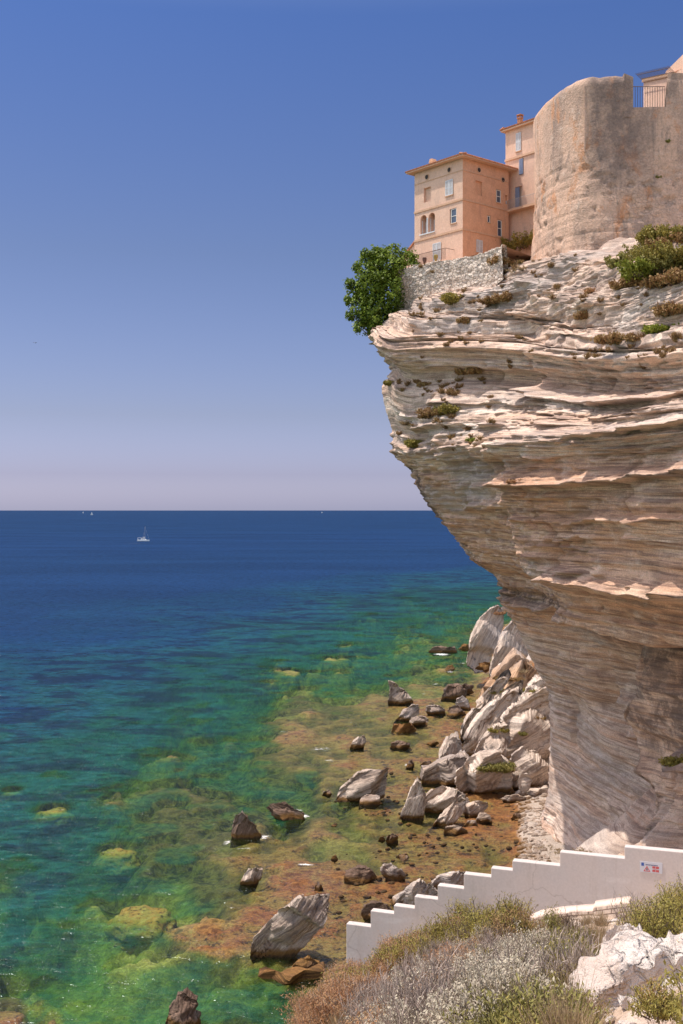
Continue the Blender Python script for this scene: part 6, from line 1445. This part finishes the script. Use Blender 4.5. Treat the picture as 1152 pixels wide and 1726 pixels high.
# fig tree at the end of the rubble wall
fg = np.array(at(642, 566, 119.5)); tree = empty('fig_tree', tuple(fg)); tag(tree, 'dense dark green fig tree hanging over the cliff brink at the rubble wall end', 'tree')
blobs = [(650,452,46,34),(625,478,36,40),(612,515,28,40),(636,528,34,42),(676,436,28,20),(602,492,20,18),(655,490,30,40),(628,548,24,22),(694,434,10,12),(640,430,22,18),(660,530,16,26),(622,440,24,18)]
blobs = [(a, b, c*0.8, d*0.82) for a, b, c, d in blobs]+[(590,478,9,8),(588,505,8,9),(604,452,10,9),(618,428,11,8),(662,420,12,8),(592,530,8,10),(606,552,9,9),(670,545,8,10),(700,448,7,8),(634,420,9,7),(672,510,10,12)]
rg = np.random.default_rng(11); LP, LN = [], []
mpp = 119.5/F
for bx_, by_, rx, ry in blobs:
    n = int(rx*ry*1.5)+25
    d = rand_unit(n, rg); r = rg.random(n)**0.28
    c0 = at(bx_, by_, 119.5+rg.normal()*0.5)
    q = np.stack([d[:, 0]*r*rx*mpp, d[:, 1]*r*(rx+ry)/2*mpp*1.0, d[:, 2]*r*ry*mpp], -1)
    q = q*(1+0.34*fbm(d[:, 0]*3+bx_, d[:, 1]*3, d[:, 2]*3, 22, 3))[:, None]
    keep = fbm((q[:, 0]+c0[0])*1.3, q[:, 1]*1.3, (q[:, 2]+c0[2])*1.3, 23, 2) > -0.30
    LP.append((q+c0)[keep]); nn = d*0.7+rand_unit(n, rg)*0.7+np.array((-0.1, -0.1, 0.5)); LN.append((nn/np.linalg.norm(nn, axis=1)[:, None])[keep])
LP = np.concatenate(LP); LN = np.concatenate(LN)
# leaves come in sprigs
Pq = np.repeat(LP, 2, 0)+rg.normal(size=(len(LP)*2, 3))*0.10; Nq = np.repeat(LN, 2, 0)+rg.normal(size=(len(LP)*2, 3))*0.35; Nq /= np.linalg.norm(Nq, axis=1)[:, None]
up = rand_unit(len(Pq), rg); s_ = rg.uniform(0.15, 0.30, len(Pq))
V, Fq = quads_at(Pq, Nq, up, s_*0.9, s_*1.15)
me = mesh('crown', V-fg, Fq, False); attr(me, 'tint', np.repeat(np.clip(0.55*rg.random(len(Pq))+0.45*(0.5+0.5*fbm(Pq[:, 0]*1.2, Pq[:, 1]*1.2, Pq[:, 2]*1.2, 24, 2)), 0, 1), 4))
obj('crown', me, LM['fig'], tree)
mb = MB()
b0 = np.array((0.3, 0.6, -1.2))
for bx_, by_, rx, ry in blobs:
    e = at(bx_, by_, 119.5)-fg; mid = (b0+e)*0.5+np.array((0.4, 0.3, -0.3))
    mb.tube([b0, b0*0.6+mid*0.4+rg.normal(size=3)*0.15, mid, e*0.75+mid*0.25+rg.normal(size=3)*0.1, e], [0.17, 0.14, 0.10, 0.06, 0.025], 6)
mb.build('trunk', plain('grey_fig_bark', (0.22, 0.18, 0.15), 0.9, 0.3, 8), tree, True)
# ================================================================ BOATS AND BIRD
M_GEL = plain('white_gelcoat', (0.82, 0.82, 0.80), 0.3, 0.03, 2, 0.5); M_SAIL = plain('white_sail', (0.80, 0.79, 0.76), 0.8, 0.05, 2); M_CAN = plain('navy_canvas', (0.06, 0.08, 0.16), 0.8, 0.1, 2); M_MAST = plain('grey_mast', (0.50, 0.47, 0.47), 0.5, 0.05, 2)
def hull_mesh(mb, L, Bm, H, y0=0.0, z0=-0.4):
    st = [(-0.5, 0.62, 0.95), (-0.42, 0.9, 0.97), (-0.15, 1.0, 0.98), (0.15, 0.95, 1.0), (0.36, 0.6, 1.08), (0.47, 0.2, 1.15), (0.5, 0.03, 1.18)]
    V = []
    for u, b, h in st:
        for s, zf in ((-1, 1), (-0.85, 0.35), (-0.3, 0), (0.3, 0), (0.85, 0.35), (1, 1)): V.append((u*L*(1 if zf else 0.94), y0+s*b*Bm/2, z0+zf*h*H))
    Fs = []
    for i in range(len(st)-1):
        for j in range(5): Fs.append((i*6+j, (i+1)*6+j, (i+1)*6+j+1, i*6+j+1))
        Fs.append((i*6+5, (i+1)*6+5, (i+1)*6, i*6))
    Fs.append((0, 1, 2, 3, 4, 5)); n = (len(st)-1)*6; Fs.append(tuple(range(n+5, n-1, -1)))
    mb.add(np.array(V), Fs)
def sailboat(px, D, L, label, hoisted, rz, heel=0.0):
    p = at(px, 860+F*CAM_H/D, D); r = empty('sailing_yacht', (p[0], p[1], 0), rz); tag(r, label, 'sailboat')
    mb = MB(); hull_mesh(mb, L, L*0.27, L*0.13); mb.build('hull', M_GEL, r)
    mb = MB(); mb.box(-L*0.25, L*0.15, -L*0.08, L*0.08, L*0.085, L*0.14); mb.build('cabin', M_GEL, r)
    mb = MB(); mb.tube([(L*0.06, 0, 0.3), (L*0.06, 0, L*1.25)], [L*0.012, L*0.008], 6); mb.tube([(L*0.06, 0, L*0.2), (-L*0.4, 0, L*0.2)], L*0.01, 6); mb.build('mast', M_MAST, r)
    if hoisted:
        for nm, tri in (('mainsail', [(0.05, 0.22), (-0.40, 0.22), (0.04, 1.22)]), ('foresail', [(0.09, 0.98), (0.09, 0.16), (0.46, 0.13)])):
            mb = MB(); mb.prism([(a*L, b*L) for a, b in tri], -0.03, 0.03); mb.build(nm, M_SAIL, r)
    return r
p = at(242, 860+F*CAM_H/1290, 1290); cat_ = empty('catamaran', (p[0], p[1], 0), 0.12); cat_.scale = (0.88, 0.88, 0.88); tag(cat_, 'white catamaran under motor with bare mast, nearest boat on the open sea', 'catamaran')
for s in (-1, 1):
    mb = MB(); hull_mesh(mb, 15.5, 2.0, 1.9, s*2.8); mb.build('hull', M_GEL, cat_)
mb = MB(); mb.box(-6.8, 4.2, -2.6, 2.6, 1.2, 1.75); mb.build('bridge_deck', M_GEL, cat_)
mb = MB(); mb.prism([(-2.8, 1.75), (4.0, 1.75), (1.5, 3.3), (-2.8, 3.6)], -2.4, 2.4); cab = mb.build('cabin', M_GEL, cat_)
mb = MB(); mb.prism([(-2.4, 2.3), (2.6, 2.3), (1.5, 3.0), (-2.4, 3.05)], -2.42, 2.42); mb.build('window', M_CAN, cab)
mb = MB(); mb.box(-7.2, -2.2, -2.3, 2.3, 4.05, 4.25); mb.box(-7.1, -6.9, -2.2, -2.0, 1.75, 4.05); mb.box(-7.1, -6.9, 2.0, 2.2, 1.75, 4.05); mb.box(-3.1, -2.9, -2.2, -2.0, 3.5, 4.05); mb.build('awning', M_GEL, cat_)
mb = MB(); mb.box(-1.0, 2.2, -0.5, 0.5, 4.7, 5.2); mb.tube([(2, 0, 3.0), (2, 0, 5.0)], 0.15, 6); mb.build('furled_sail', M_SAIL, cat_)
mb = MB(); mb.tube([(2, 0, 3.0), (2, 0, 19.0)], [0.15, 0.10], 6); mb.tube([(2, 0, 18.6), (7.2, 0, 2.2)], 0.05, 4); mb.tube([(2, 0, 18), (-1, 2.8, 1.8)], 0.04, 4); mb.build('mast', M_MAST, cat_)
sailboat(155, 8300, 20, 'white sailing yacht with sails up left of centre near the horizon', True, 0.5)
sailboat(140.5, 13000, 22, 'faint yacht on the horizon line at far left', True, 0.9)
sailboat(543, 14000, 20, 'faint yacht on the horizon line near the picture centre', True, 0.4)
gp = at(60, 578, 260)
gull = empty('seagull', tuple(gp)); tag(gull, 'small dark gull gliding in the open sky at left', 'bird')
mb = MB(); mb.tube([(-0.24, 0, 0), (-0.12, 0, 0.01), (0, 0, 0.02), (0.14, 0, 0.03), (0.21, 0, 0.04), (0.26, 0, 0.03)], [0.015, 0.055, 0.075, 0.055, 0.035, 0.008], 8)
for s in (-1, 1):
    V = np.array([(0.10, s*0.05, 0.05), (-0.08, s*0.05, 0.05), (0.08, s*0.32, 0.14), (-0.08, s*0.32, 0.14), (-0.10, s*0.62, 0.06), (-0.14, s*0.62, 0.06)])
    V2 = V-np.array((0, 0, 0.025)); n = 6
    mb.add(np.concatenate([V, V2]), [(0, 1, 3, 2), (2, 3, 5, 4), (7, 6, 8, 9), (9, 8, 10, 11), (0, 2, 8, 6), (2, 4, 10, 8), (3, 1, 7, 9), (5, 3, 9, 11), (4, 5, 11, 10)])
o_ = mb.build('body', plain('gull_grey', (0.20, 0.20, 0.22), 0.8, 0.1, 4), gull, True); gull.rotation_euler = (0.1, 0.1, 1.2)
